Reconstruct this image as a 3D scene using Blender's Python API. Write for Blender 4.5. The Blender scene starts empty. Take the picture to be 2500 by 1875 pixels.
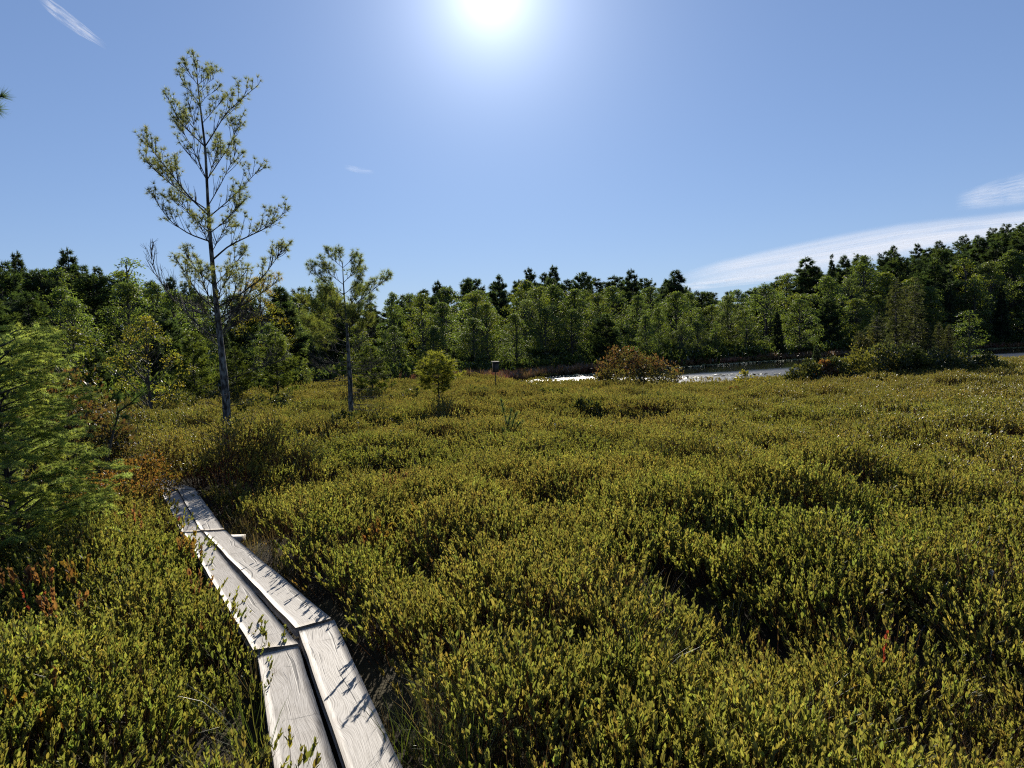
import bpy, math
import numpy as np
from mathutils import Matrix, Vector

# ------------------------------------------------------------------ camera, sky, sun, exposure
SC = bpy.context.scene
PW, PH, F = 2500.0, 1875.0, 1800.0            # photograph frame and focal length, in its pixels
PITCH, ROLL, EYE = math.radians(3.0), math.radians(1.7), 1.65
_f = np.array([0, math.cos(PITCH), -math.sin(PITCH)])
_u0 = np.array([0, math.sin(PITCH), math.cos(PITCH)])
_r0 = np.array([1.0, 0, 0])
_r = _r0 * math.cos(ROLL) - _u0 * math.sin(ROLL)
_u = _u0 * math.cos(ROLL) + _r0 * math.sin(ROLL)
CAM = np.array([0, 0, EYE])

def ray(px, py):
    d = _f + _r * ((px - PW / 2) / F) - _u * ((py - PH / 2) / F)
    return d / np.linalg.norm(d)
def at_z(px, py, z):
    d = ray(px, py); t = (z - EYE) / d[2]
    return CAM + d * t
def at_d(px, py, D):                            # point at depth D (metres north of the camera)
    d = ray(px, py)
    return CAM + d * (D / d[1])
def hor(px):                                    # pixel row of the horizon
    lo, hi = 600.0, 1100.0
    for _ in range(40):
        m = (lo + hi) / 2
        if ray(px, m)[2] > 0: lo = m
        else: hi = m
    return lo

cam_d = bpy.data.cameras.new('camera'); cam = bpy.data.objects.new('camera', cam_d)
SC.collection.objects.link(cam); SC.camera = cam
cam_d.sensor_width = 36; cam_d.lens = F / PW * 36; cam_d.clip_start = 0.05; cam_d.clip_end = 60000
m = Matrix.Identity(4)
for i in range(3):
    m[i][0], m[i][1], m[i][2], m[i][3] = _r[i], _u[i], -_f[i], CAM[i]
cam.matrix_world = m

SUN = ray(1199, -18)
SUN_EL = math.asin(SUN[2]); SUN_AZ = math.atan2(SUN[0], SUN[1])
W = bpy.data.worlds.new('World'); SC.world = W; W.use_nodes = True
nt = W.node_tree; N = nt.nodes; L = nt.links; N.clear()
out = N.new('ShaderNodeOutputWorld'); bg = N.new('ShaderNodeBackground')
sky = N.new('ShaderNodeTexSky'); sky.sky_type = 'NISHITA'; sky.sun_disc = False
sky.sun_elevation = SUN_EL; sky.sun_rotation = SUN_AZ
sky.altitude = 0; sky.air_density = 1.0; sky.dust_density = 0.0; sky.ozone_density = 3.0
SKY_STRENGTH = 0.091
bg.inputs['Strength'].default_value = SKY_STRENGTH
tint = N.new('ShaderNodeMix'); tint.data_type = 'RGBA'; tint.blend_type = 'MULTIPLY'; tint.inputs[0].default_value = 1
tint.inputs[7].default_value = (0.89, 1.045, 1.41, 1)
gam = N.new('ShaderNodeGamma'); gam.inputs[1].default_value = 0.62       # the phone's compressed range
L.new(sky.outputs[0], gam.inputs[0]); L.new(gam.outputs[0], tint.inputs[6])
# the sun's aureole: scattered light round the sun's direction
geo = N.new('ShaderNodeNewGeometry')
dot = N.new('ShaderNodeVectorMath'); dot.operation = 'DOT_PRODUCT'; dot.inputs[1].default_value = tuple(-SUN)
L.new(geo.outputs['Incoming'], dot.inputs[0])
acs = N.new('ShaderNodeMath'); acs.operation = 'ARCCOSINE'; L.new(dot.outputs['Value'], acs.inputs[0])
glow = None
for amp, wid in ((5.0, 2.0), (4.2, 4.2), (1.7, 9.0)):
    a = N.new('ShaderNodeMath'); a.operation = 'MULTIPLY'; a.inputs[1].default_value = -1 / math.radians(wid); L.new(acs.outputs[0], a.inputs[0])
    e = N.new('ShaderNodeMath'); e.operation = 'EXPONENT'; L.new(a.outputs[0], e.inputs[0])
    s = N.new('ShaderNodeMath'); s.operation = 'MULTIPLY'; s.inputs[1].default_value = amp; L.new(e.outputs[0], s.inputs[0])
    if glow is None: glow = s
    else:
        p = N.new('ShaderNodeMath'); p.operation = 'ADD'; L.new(glow.outputs[0], p.inputs[0]); L.new(s.outputs[0], p.inputs[1]); glow = p
gv = N.new('ShaderNodeVectorMath'); gv.operation = 'SCALE'; gv.inputs[0].default_value = (0.95, 1.0, 1.08); L.new(glow.outputs[0], gv.inputs['Scale'])
ad = N.new('ShaderNodeVectorMath'); ad.operation = 'ADD'
L.new(tint.outputs[2], ad.inputs[0]); L.new(gv.outputs[0], ad.inputs[1])
L.new(ad.outputs[0], bg.inputs['Color']); L.new(bg.outputs[0], out.inputs[0])

sun_d = bpy.data.lights.new('sun', 'SUN'); sun_d.energy = 5.0; sun_d.angle = math.radians(0.53); sun_d.color = (1.0, 0.93, 0.82)
sun = bpy.data.objects.new('sun', sun_d); SC.collection.objects.link(sun)
sun.rotation_euler = Vector(SUN).to_track_quat('Z', 'Y').to_euler()
SC.view_settings.view_transform = 'Standard'; SC.view_settings.look = 'None'
SC.view_settings.exposure = 0.65; SC.view_settings.gamma = 1; SC.view_settings.use_curve_mapping = False
SC.cycles.max_bounces = 7; SC.cycles.diffuse_bounces = 4; SC.cycles.glossy_bounces = 3
SC.cycles.transmission_bounces = 3; SC.cycles.transparent_max_bounces = 12
SC.cycles.caustics_reflective = False; SC.cycles.caustics_refractive = False
SC.cycles.sample_clamp_indirect = 6.0; SC.cycles.filter_width = 1.15; SC.cycles.use_denoising = False

# ------------------------------------------------------------------ helpers
COL = SC.collection
UP = np.array([0, 0, 1.0])
def nrm(v):
    v = np.asarray(v, float)
    return v / np.maximum(np.linalg.norm(v, axis=-1, keepdims=True), 1e-9)

class MB:
    """Collects vertices, faces and a per-vertex tint, and links them as one mesh object."""
    def __init__(s): s.V = []; s.F = []; s.C = []; s.n = 0
    def add(s, V, Fs, C):
        V = np.asarray(V, float).reshape(-1, 3)
        C = np.asarray(C, float)
        if C.ndim == 1: C = np.tile(C, (len(V), 1))
        s.V.append(V); s.C.append(C)
        for f in Fs: s.F.append(np.asarray(f, int) + s.n)
        s.n += len(V)
    def mesh(s, name, mat, smooth=False):
        V = np.concatenate(s.V); C = np.concatenate(s.C)
        loops = np.concatenate([f.ravel() for f in s.F])
        sizes = np.concatenate([np.full(len(f), f.shape[1]) for f in s.F])
        me = bpy.data.meshes.new(name)
        me.vertices.add(len(V)); me.vertices.foreach_set('co', V.ravel())
        me.loops.add(len(loops)); me.loops.foreach_set('vertex_index', loops)
        me.polygons.add(len(sizes))
        me.polygons.foreach_set('loop_start', np.concatenate([[0], np.cumsum(sizes)[:-1]]))
        if smooth: me.polygons.foreach_set('use_smooth', np.ones(len(sizes), bool))
        ca = me.color_attributes.new('tint', 'FLOAT_COLOR', 'POINT')
        ca.data.foreach_set('color', np.hstack([C, np.ones((len(C), 1))]).ravel())
        me.update(calc_edges=True); me.validate()
        me.materials.append(mat)
        return me

def link(name, me, parent=None):
    o = bpy.data.objects.new(name, me); COL.objects.link(o)
    if parent is not None: o.parent = parent
    return o
def tag(o, label=None, cat=None, group=None, kind=None):
    for k, v in (('label', label), ('category', cat), ('group', group), ('kind', kind)):
        if v: o[k] = v
    return o
def empty(name, loc, label, cat, group=None, rz=0.0, sc=1.0):
    o = bpy.data.objects.new(name, None); COL.objects.link(o); o.empty_display_size = 0.2
    o.location = loc; o.rotation_euler = (0, 0, rz)
    o.scale = (sc, sc, sc) if np.isscalar(sc) else sc
    return tag(o, label, cat, group)
def copy_tree(src, loc, label, group, rz=0.0, sc=1.0):
    r = src.copy(); COL.objects.link(r); r.location = loc; r.rotation_euler = (0, 0, rz)
    r.scale = (sc, sc, sc) if np.isscalar(sc) else sc
    for k in ('label', 'group'):
        if k in r.keys(): del r[k]
    tag(r, label, None, group)
    for ch in src.children:
        c = ch.copy(); COL.objects.link(c); c.parent = r
        for g in ch.children:
            d = g.copy(); COL.objects.link(d); d.parent = c
    return r

# leaf templates: (along, across, lift) and faces
T_LEAF = (np.array([[0, 0, 0], [.35, 0, .0], [.72, 0, .02], [1, 0, 0], [.3, .5, .16], [.72, .44, .17], [.3, -.5, .16], [.72, -.44, .17]]),
          [np.array([[0, 4, 1], [2, 5, 3], [0, 1, 6], [2, 3, 7]]), np.array([[1, 4, 5, 2], [1, 2, 7, 6]])])
T_CARD = (np.array([[0, 0, 0], [.5, .5, .1], [1, 0, 0], [.5, -.5, .1]]), [np.array([[0, 3, 2], [0, 2, 1]])])
T_BLADE = (np.array([[0, .5, 0], [0, -.5, 0], [1, 0, 0]]), [np.array([[0, 1, 2]])])
T_GRASS = (np.array([[0, .5, 0], [0, -.5, 0], [.55, .35, .0], [.55, -.35, .0], [1, 0, 6]]), [np.array([[0, 1, 3, 2]]), np.array([[2, 3, 4]])])

def leaves(mb, P, D, Nn, Ln, Wd, C, T=T_CARD):
    P = np.asarray(P, float); n = len(P)
    if not n: return
    D = nrm(D); S = nrm(np.cross(D, Nn)); N2 = np.cross(S, D)
    Ln = np.broadcast_to(Ln, n); Wd = np.broadcast_to(Wd, n)
    tv, tf = T; k = len(tv)
    V = (P[:, None] + D[:, None] * (tv[None, :, 0, None] * Ln[:, None, None])
         + S[:, None] * (tv[None, :, 1, None] * Wd[:, None, None]) + N2[:, None] * (tv[None, :, 2, None] * Wd[:, None, None]))
    off = np.arange(n) * k
    Fs = [(off[:, None, None] + f[None]).reshape(-1, f.shape[1]) for f in tf]
    C = np.broadcast_to(np.asarray(C, float), (n, 3))
    mb.add(V.reshape(-1, 3), Fs, np.repeat(C, k, axis=0))

def tube(mb, pts, rad, col, sides=6, cap=True):
    pts = np.asarray(pts, float); n = len(pts); rad = np.broadcast_to(rad, n)
    t = nrm(np.gradient(pts, axis=0)); ref = np.where(np.abs(t[:, 2:3]) > .9, [[1.0, 0, 0]], [[0, 0, 1.0]])
    a = nrm(np.cross(t, ref)); b = np.cross(t, a)
    ang = np.linspace(0, 2 * math.pi, sides, endpoint=False)
    V = pts[:, None] + rad[:, None, None] * (a[:, None] * np.cos(ang)[None, :, None] + b[:, None] * np.sin(ang)[None, :, None])
    i = np.arange(n - 1)[:, None] * sides; j = np.arange(sides)[None]; j2 = (j + 1) % sides
    q = np.stack([i + j, i + j2, i + sides + j2, i + sides + j], -1).reshape(-1, 4)
    Fs = [q]
    if cap: Fs.append(np.array([np.arange(sides) + (n - 1) * sides])); Fs.append(np.array([np.arange(sides)[::-1]]))
    mb.add(V.reshape(-1, 3), Fs, col)

def smooth_line(pts, n):
    pts = np.asarray(pts, float)
    s = np.concatenate([[0], np.cumsum(np.linalg.norm(np.diff(pts, axis=0), axis=1))]); q = np.linspace(0, s[-1], n * 3)
    o = np.stack([np.interp(q, s, pts[:, k]) for k in range(pts.shape[1])], 1)
    for _ in range(n // 2 + 1): o[1:-1] = (o[:-2] + 2 * o[1:-1] + o[2:]) / 4
    return o[np.linspace(0, len(o) - 1, n).round().astype(int)]

def vnoise(x, y, seed=0):                       # smooth value noise in -1..1
    x = np.asarray(x, float); y = np.asarray(y, float)
    xi = np.floor(x).astype(np.int64); yi = np.floor(y).astype(np.int64); fx = x - xi; fy = y - yi
    fx = fx * fx * (3 - 2 * fx); fy = fy * fy * (3 - 2 * fy)
    def h(a, b):
        n = (a * 374761393 + b * 668265263 + seed * 974711) & 0x7fffffff
        n = ((n ^ (n >> 13)) * 1274126177) & 0x7fffffff
        return ((n ^ (n >> 16)) & 0xffff) / 32767.5 - 1
    return (h(xi, yi) * (1 - fx) + h(xi + 1, yi) * fx) * (1 - fy) + (h(xi, yi + 1) * (1 - fx) + h(xi + 1, yi + 1) * fx) * fy
def fbm(x, y, seed=0, o=3):
    return sum(vnoise(x * 2 ** k, y * 2 ** k, seed + k) * .5 ** k for k in range(o)) / 1.6

# ------------------------------------------------------------------ materials
def new_mat(name):
    mt = bpy.data.materials.new(name); mt.use_nodes = True
    mt.node_tree.nodes.clear()
    return mt, mt.node_tree.nodes, mt.node_tree.links
def nd(N, t, **kw):
    n = N.new(t)
    for k, v in kw.items(): setattr(n, k, v)
    return n

def leaf_mat(name, trans=.5, gloss=.05, rough=.35, tboost=(1.5, 1.6, .8), var=.25, inst=False):
    mt, N, L = new_mat(name)
    o = nd(N, 'ShaderNodeOutputMaterial')
    at = nd(N, 'ShaderNodeAttribute', attribute_name='tint')
    oi = nd(N, 'ShaderNodeObjectInfo')
    hs = nd(N, 'ShaderNodeHueSaturation')
    mr = nd(N, 'ShaderNodeMapRange'); mr.inputs[3].default_value = 1 - var; mr.inputs[4].default_value = 1 + var
    L.new(oi.outputs['Random'], mr.inputs[0]); L.new(mr.outputs[0], hs.inputs['Value'])
    src = at.outputs['Color']
    if inst:                                    # colour that belongs to each plant of the cover
        ia = nd(N, 'ShaderNodeAttribute', attribute_name='ptint'); ia.attribute_type = 'INSTANCER'
        mx = nd(N, 'ShaderNodeMix', data_type='RGBA', blend_type='MULTIPLY'); mx.inputs[0].default_value = 1
        L.new(src, mx.inputs[6]); L.new(ia.outputs['Color'], mx.inputs[7]); src = mx.outputs[2]
    L.new(src, hs.inputs['Color'])
    df = nd(N, 'ShaderNodeBsdfDiffuse'); L.new(hs.outputs[0], df.inputs[0])
    tr = nd(N, 'ShaderNodeBsdfTranslucent')
    tc = nd(N, 'ShaderNodeMix', data_type='RGBA', blend_type='MULTIPLY'); tc.inputs[0].default_value = 1; tc.inputs[7].default_value = (*tboost, 1)
    L.new(hs.outputs[0], tc.inputs[6]); L.new(tc.outputs[2], tr.inputs[0])
    m1 = nd(N, 'ShaderNodeMixShader'); m1.inputs[0].default_value = trans
    L.new(df.outputs[0], m1.inputs[1]); L.new(tr.outputs[0], m1.inputs[2])
    gl = nd(N, 'ShaderNodeBsdfGlossy'); gl.inputs['Roughness'].default_value = rough; gl.inputs['Color'].default_value = (1, 1, 1, 1)
    lw = nd(N, 'ShaderNodeFresnel'); lw.inputs[0].default_value = 1.4
    mm = nd(N, 'ShaderNodeMath', operation='MULTIPLY_ADD'); mm.inputs[1].default_value = gloss * 2.2; mm.inputs[2].default_value = gloss * .25
    L.new(lw.outputs[0], mm.inputs[0])
    m2 = nd(N, 'ShaderNodeMixShader'); L.new(mm.outputs[0], m2.inputs[0]); L.new(m1.outputs[0], m2.inputs[1]); L.new(gl.outputs[0], m2.inputs[2])
    L.new(m2.outputs[0], o.inputs[0])
    return mt

M_HEATH = leaf_mat('heath_leaf', .5, .035, .45, (3.05, 2.85, 1.3), .15, True)
M_LEAF = leaf_mat('tree_leaf', .5, .018, .5, (2.2, 2.2, .9), .18)
M_SHRUB = leaf_mat('shrub_leaf', .5, .025, .5, (2.4, 2.1, .9), .12)
M_NEEDLE = leaf_mat('needle', .45, .02, .5, (2.4, 2.4, 1.0), .15)
M_LARCH = leaf_mat('larch_needle', .6, .02, .5, (3.0, 2.9, 1.6), .1)
M_GRASS = leaf_mat('sedge_blade', .4, .04, .4, (1.3, 1.3, .8), .2, True)

def bark_mat(name, dark, pale, scale):
    mt, N, L = new_mat(name)
    o = nd(N, 'ShaderNodeOutputMaterial'); b = nd(N, 'ShaderNodeBsdfPrincipled'); b.inputs['Roughness'].default_value = .9
    b.inputs['Specular IOR Level'].default_value = .15
    tc = nd(N, 'ShaderNodeTexCoord'); mp = nd(N, 'ShaderNodeMapping'); mp.inputs['Scale'].default_value = (1, 1, .45)
    L.new(tc.outputs['Object'], mp.inputs[0])
    n1 = nd(N, 'ShaderNodeTexNoise'); n1.inputs['Scale'].default_value = scale; n1.inputs['Detail'].default_value = 6; L.new(mp.outputs[0], n1.inputs[0])
    cr = nd(N, 'ShaderNodeValToRGB'); e = cr.color_ramp.elements
    e[0].position = .42; e[0].color = (*dark, 1); e[1].position = .64; e[1].color = (*pale, 1)
    L.new(n1.outputs[0], cr.inputs[0])
    at = nd(N, 'ShaderNodeAttribute', attribute_name='tint')
    mx = nd(N, 'ShaderNodeMix', data_type='RGBA', blend_type='MULTIPLY'); mx.inputs[0].default_value = 1
    L.new(cr.outputs[0], mx.inputs[6]); L.new(at.outputs['Color'], mx.inputs[7])
    bp = nd(N, 'ShaderNodeBump'); bp.inputs['Strength'].default_value = .7; bp.inputs['Distance'].default_value = .02
    L.new(n1.outputs[0], bp.inputs['Height']); L.new(bp.outputs[0], b.inputs['Normal'])
    L.new(mx.outputs[2], b.inputs['Base Color']); L.new(b.outputs[0], o.inputs[0])
    return mt
M_BARK = bark_mat('bark', (.040, .034, .029), (.115, .105, .092), 9)
M_LICHEN = bark_mat('lichen_bark', (.030, .026, .023), (.20, .20, .18), 22)
ONE = np.array([1.0, 1, 1])

# ------------------------------------------------------------------ where the boardwalk's planks lie
# plank corners in the photograph: far-left, far-right, near-right, near-left (top face), and height of the top
PLANKS = [((728, 1537), (816, 1514), (1015, 1945), (868, 1945), 0.000),
          ((496, 1296), (549, 1293), (808, 1510), (722, 1535), 0.012),
          ((435, 1197), (475, 1194), (547, 1291), (490, 1294), 0.000),
          ((379, 1170), (400, 1168), (477, 1193), (435, 1196), 0.010),
          ((629, 1600), (727, 1575), (846, 1945), (680, 1945), -0.012),
          ((447, 1299), (492, 1297), (727, 1571), (618, 1586), 0.006),
          ((394, 1201), (433, 1198), (489, 1296), (444, 1299), -0.004),
          ((364, 1178), (386, 1176), (430, 1196), (392, 1200), 0.000)]
def plank_corners(k):
    fl, fr, nr_, nl, z = PLANKS[k]; c = np.array([at_z(*p, z) for p in (fl, fr, nr_, nl)])
    if k in (0, 4):                              # the two nearest boards run on past the viewpoint
        for a_, b_ in ((1, 2), (0, 3)): c[b_] = c[b_] + (c[b_] - c[a_]) / np.linalg.norm(c[b_] - c[a_]) * 1.2
    return c
PQUAD = [plank_corners(k)[:, :2] for k in range(len(PLANKS))]
def quad_dist(x, y, grow=0.0):
    """signed distance-like: negative inside any plank"""
    best = np.full(np.shape(x), 1e9)
    for c in PQUAD:
        inside = np.full(np.shape(x), -1e9); ctr = c.mean(0)
        for i in range(4):
            a, b = c[i], c[(i + 1) % 4]; e = b - a; n = np.array([e[1], -e[0]]) / np.linalg.norm(e)
            if np.dot(ctr - a, n) > 0: n = -n
            inside = np.maximum(inside, (x - a[0]) * n[0] + (y - a[1]) * n[1])
        best = np.minimum(best, inside)
    return best

# ------------------------------------------------------------------ lie of the land (polar about the viewpoint)
def _az(px): d = ray(px, hor(px)); return math.atan2(d[0], d[1])
# far border of the bog: pond shore on the right, wood edge on the left;  (photo column, metres)
FAR = [(-1500, 27), (-600, 27), (0, 28), (300, 30), (600, 33), (900, 36), (1100, 37), (1200, 36.5), (1238, 36.2), (1348, 43), (1447, 45.6), (1626, 52), (1784, 59),
       (1960, 67), (2085, 71), (2322, 87), (2379, 91), (2500, 100), (2900, 115), (4000, 125)]
NEAR = [(1200, 37.5), (1238, 36), (1272, 33), (1330, 33.5), (1447, 34), (1643, 30.8), (1784, 31), (1946, 34), (2130, 42), (2395, 53), (2500, 55), (2900, 62), (4000, 70)]
GAP = [(-1500, 0), (900, 0), (1100, 3), (1200, 6), (1300, 6), (1400, 3), (1500, 2.0), (1700, 2.5), (2100, 4), (2500, 4), (4000, 4)]
SKYL = [(-1500, 600), (-300, 640), (0, 650), (170, 650), (300, 655), (400, 690), (560, 706), (700, 712), (800, 716), (950, 722), (1050, 706), (1150, 688), (1250, 672), (1350, 662), (1450, 674), (1550, 670),
        (1650, 686), (1720, 702), (1800, 704), (1900, 672), (1960, 655), (2050, 640), (2150, 622), (2250, 610), (2350, 594), (2430, 572), (2500, 560), (2800, 520), (4000, 480)]
_A = lambda t: np.array([_az(p) for p, _ in t])
_B = lambda t: np.array([v for _, v in t], float)
FA, FB, NA_, NB, GA, GB = _A(FAR), _B(FAR), _A(NEAR), _B(NEAR), _A(GAP), _B(GAP)
def far_r(az): return np.interp(az, FA, FB)
def near_r(az): return np.where(az < NA_[0], 1e6, np.interp(az, NA_, NB))
def wood_r(az): return far_r(az) + np.interp(az, GA, GB)
SA = _A(SKYL); SB = np.array([math.tan(math.asin(ray(p, v)[2])) for p, v in SKYL])
def sky_t(az): return np.interp(az, SA, SB)     # tangent of the skyline's elevation
WATER_Z = -0.22
PLANK_T = 0.05
def cells(x, y, size, seed):                     # distance to the nearest of scattered points (in cells) and that cell's own number
    X, Y = np.asarray(x, float) / size, np.asarray(y, float) / size
    xi, yi = np.floor(X).astype(np.int64), np.floor(Y).astype(np.int64); best = np.full(X.shape, 9.0); val = np.zeros(X.shape)
    def h(a, b, k):
        n = (a * 374761393 + b * 668265263 + (seed + k) * 974711) & 0x7fffffff
        n = ((n ^ (n >> 13)) * 1274126177) & 0x7fffffff
        return ((n ^ (n >> 16)) & 0xffff) / 65535.0
    for dx in (-1, 0, 1):
        for dy in (-1, 0, 1):
            a, b = xi + dx, yi + dy; d = np.hypot(X - a - h(a, b, 0), Y - b - h(a, b, 1)); m_ = d < best
            best = np.where(m_, d, best); val = np.where(m_, h(a, b, 2), val)
    return best, val
def mounds(x, y):                                # rounded shrub mounds with gaps between them: 0..1
    wx, wy = x + .12 * vnoise(x * 2.1, y * 2.1, 3), y + .12 * vnoise(x * 2.1, y * 2.1, 4)
    d, v = cells(wx, wy, 1.3, 12); d2, v2 = cells(wx, wy, .5, 15)
    return np.sqrt(np.clip(1 - (d / .82) ** 2, 0, 1)) * (.55 + .45 * v) * .72 + .28 * np.sqrt(np.clip(1 - (d2 / .8) ** 2, 0, 1)) * (.4 + .6 * v2)
def hummock(x, y):
    r = np.hypot(x, y)
    h = .72 * (mounds(x, y) - .51) + .20 * fbm(x * .42 + 3, y * .42, 5) + .10 * fbm(x * .12, y * .12, 2, 2)
    return h
def ground(x, y):
    x = np.asarray(x, float); y = np.asarray(y, float)
    r = np.hypot(x, y); az = np.arctan2(x, y)
    z = np.minimum(-.24 + .75 * hummock(x, y), np.where(r < 14, -.16 + np.clip(quad_dist(x, y) - .1, 0, 1) * .8, 9))
    fr, nr, wr = far_r(az), near_r(az), wood_r(az)
    pond = np.clip(np.minimum(r - nr, fr - r) / 1.5, -1, 1)
    flat = np.clip(np.abs(r - (fr + nr) / 2) * 0 + (pond + 1) / 2, 0, 1)
    z = z * (1 - flat) + (-.24) * flat - .6 * np.clip(pond, 0, 1)
    d = np.clip(r - wr, 0, None)
    # the wooded slope: ends some tree-height under the skyline
    R = wr + 45
    zr = np.maximum(EYE + sky_t(az) * R - 7.5, .4)
    z = z + zr * np.clip(d / 45, 0, 1.25) ** 1.15 * (np.abs(az) < 2.2)
    return z

# ------------------------------------------------------------------ ground and pond
def grid_mesh(mb, xs, ys, zf, col=(1, 1, 1)):
    X, Y = np.meshgrid(xs, ys); Z = zf(X, Y)
    V = np.stack([X, Y, Z], -1).reshape(-1, 3); nx, ny = len(xs), len(ys)
    i = (np.arange(ny - 1)[:, None] * nx + np.arange(nx - 1)[None]).ravel()
    mb.add(V, [np.stack([i, i + 1, i + nx + 1, i + nx], 1)], col)

def ground_mat():
    mt, N, L = new_mat('peat_and_forest_floor')
    o = nd(N, 'ShaderNodeOutputMaterial'); b = nd(N, 'ShaderNodeBsdfPrincipled'); b.inputs['Roughness'].default_value = .95
    b.inputs['Specular IOR Level'].default_value = .1
    tc = nd(N, 'ShaderNodeTexCoord')
    n1 = nd(N, 'ShaderNodeTexNoise'); n1.inputs['Scale'].default_value = 2.2; n1.inputs['Detail'].default_value = 8; L.new(tc.outputs['Object'], n1.inputs[0])
    n2 = nd(N, 'ShaderNodeTexNoise'); n2.inputs['Scale'].default_value = 40; n2.inputs['Detail'].default_value = 4; L.new(tc.outputs['Object'], n2.inputs[0])
    cr = nd(N, 'ShaderNodeValToRGB'); e = cr.color_ramp.elements
    e[0].position = .35; e[0].color = (.022, .016, .010, 1); e[1].position = .7; e[1].color = (.060, .050, .024, 1)
    L.new(n1.outputs[0], cr.inputs[0])
    bp = nd(N, 'ShaderNodeBump'); bp.inputs['Strength'].default_value = .8; bp.inputs['Distance'].default_value = .03
    L.new(n2.outputs[0], bp.inputs['Height']); L.new(bp.outputs[0], b.inputs['Normal'])
    L.new(cr.outputs[0], b.inputs['Base Color']); L.new(b.outputs[0], o.inputs[0])
    return mt
mb = MB()
s = np.linspace(-1, 1, 221); gx = np.sinh(s * 4.2) / math.sinh(4.2) * 900
s2 = np.linspace(-.55, 1, 221); gy = np.sinh(s2 * 4.2) / math.sinh(4.2) * 900
grid_mesh(mb, gx, gy, ground)
tag(link('ground', mb.mesh('ground', ground_mat(), True)), 'dark peaty bog floor rising to a wooded slope', kind='structure')

def water_mat():
    mt, N, L = new_mat('pond_water')
    o = nd(N, 'ShaderNodeOutputMaterial'); b = nd(N, 'ShaderNodeBsdfPrincipled')
    b.inputs['Base Color'].default_value = (.012, .013, .012, 1); b.inputs['Roughness'].default_value = .04; b.inputs['IOR'].default_value = 1.33
    tc = nd(N, 'ShaderNodeTexCoord')
    at = nd(N, 'ShaderNodeAttribute', attribute_name='tint')
    mp = nd(N, 'ShaderNodeMapping'); mp.inputs['Scale'].default_value = (1.0, 1.6, 1)
    L.new(tc.outputs['Object'], mp.inputs[0])
    n1 = nd(N, 'ShaderNodeTexNoise'); n1.inputs['Scale'].default_value = 5.0; n1.inputs['Detail'].default_value = 3; n1.inputs['Roughness'].default_value = .6
    L.new(mp.outputs[0], n1.inputs[0])
    bp = nd(N, 'ShaderNodeBump'); bp.inputs['Distance'].default_value = .13
    L.new(at.outputs['Fac'], bp.inputs['Strength'])     # wind-ruffled or calm water
    rg = nd(N, 'ShaderNodeMapRange'); rg.inputs[1].default_value = .12; rg.inputs[2].default_value = .45; rg.inputs[3].default_value = .04; rg.inputs[4].default_value = .38
    L.new(at.outputs['Fac'], rg.inputs[0]); L.new(rg.outputs[0], b.inputs['Roughness'])
    L.new(n1.outputs[0], bp.inputs['Height']); L.new(bp.outputs[0], b.inputs['Normal'])
    L.new(b.outputs[0], o.inputs[0])
    return mt
azs = np.linspace(NA_[1] - .002, NA_[-1], 160); ts = np.linspace(0, 1, 61)
A, T = np.meshgrid(azs, ts)
R0 = near_r(A) - .6; R1 = far_r(A) + .8
R = R0 + (R1 - R0) * T
V = np.stack([R * np.sin(A), R * np.cos(A), np.full_like(R, WATER_Z)], -1).reshape(-1, 3)
# ruffle: strong on the near side, a narrow riffle at the far shore, slick between
dn = (R - near_r(A)); wid = (far_r(A) - near_r(A))
q = dn / np.maximum(wid, .1)
ruf = .12 + .35 * np.maximum(np.clip((.5 - q) / .15, 0, 1), np.clip((_az(1470) - A) / .02, 0, 1) * (q < .93))
ruf = ruf.reshape(-1, 1) * np.ones((1, 3))
nx = len(azs); i = (np.arange(len(ts) - 1)[:, None] * nx + np.arange(nx - 1)[None]).ravel()
mb = MB(); mb.add(V, [np.stack([i, i + 1, i + nx + 1, i + nx], 1)], ruf)
tag(link('pond_water', mb.mesh('pond_water', water_mat(), True)), 'dark pond with a glittering near edge below the wood', kind='structure')

# floating leaves: they catch the low sun along the near edge and in a thin line off the far bank
def pad_mat():
    mt, N, L = new_mat('floating_leaf')
    o = nd(N, 'ShaderNodeOutputMaterial'); b = nd(N, 'ShaderNodeBsdfPrincipled'); at = nd(N, 'ShaderNodeAttribute', attribute_name='tint')
    b.inputs['Roughness'].default_value = .5; b.inputs['IOR'].default_value = 1.5; L.new(at.outputs['Color'], b.inputs['Base Color']); L.new(b.outputs[0], o.inputs[0]); return mt
M_PAD = pad_mat()
def pad_mesh(seed):
    rng = np.random.default_rng(seed); mb = MB()
    for _ in range(26):
        c = np.array([rng.normal(0, .5), rng.normal(0, .5), rng.uniform(.004, .02)]); r = rng.uniform(.04, .09); a = np.linspace(0, 2 * math.pi, 8, endpoint=False) + rng.uniform(0, 6)
        tl = rng.normal(0, .16, 2); ring = np.stack([np.cos(a) * r, np.sin(a) * r, (np.cos(a) * tl[0] + np.sin(a) * tl[1]) * r + .006], 1)
        mb.add(np.vstack([[[0, 0, 0]], ring]) + c, [np.array([[0, k + 1, (k + 1) % 8 + 1] for k in range(8)])], np.array([.16, .17, .06]) * rng.uniform(.7, 1.3))
    return mb.mesh('floating_leaves', M_PAD)
PADS = []
_rp = np.random.default_rng(44)
for (p0, p1, f0, f1, n) in ((1225, 1450, None, None, 26), (1440, 1990, .20, .33, 22), (1600, 2560, .97, .995, 260)):
    for _ in range(n):
        a = _rp.uniform(_az(p0), _az(p1)); nr0, fr0 = float(near_r(a)), float(far_r(a)); w_ = fr0 - nr0
        t = _rp.uniform(.72, .97) if f0 is None else f0 + (f1 - f0) * _rp.uniform() ** 1.2
        PADS.append(((nr0 + w_ * t) * math.sin(a), (nr0 + w_ * t) * math.cos(a), WATER_Z + .004))

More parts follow.
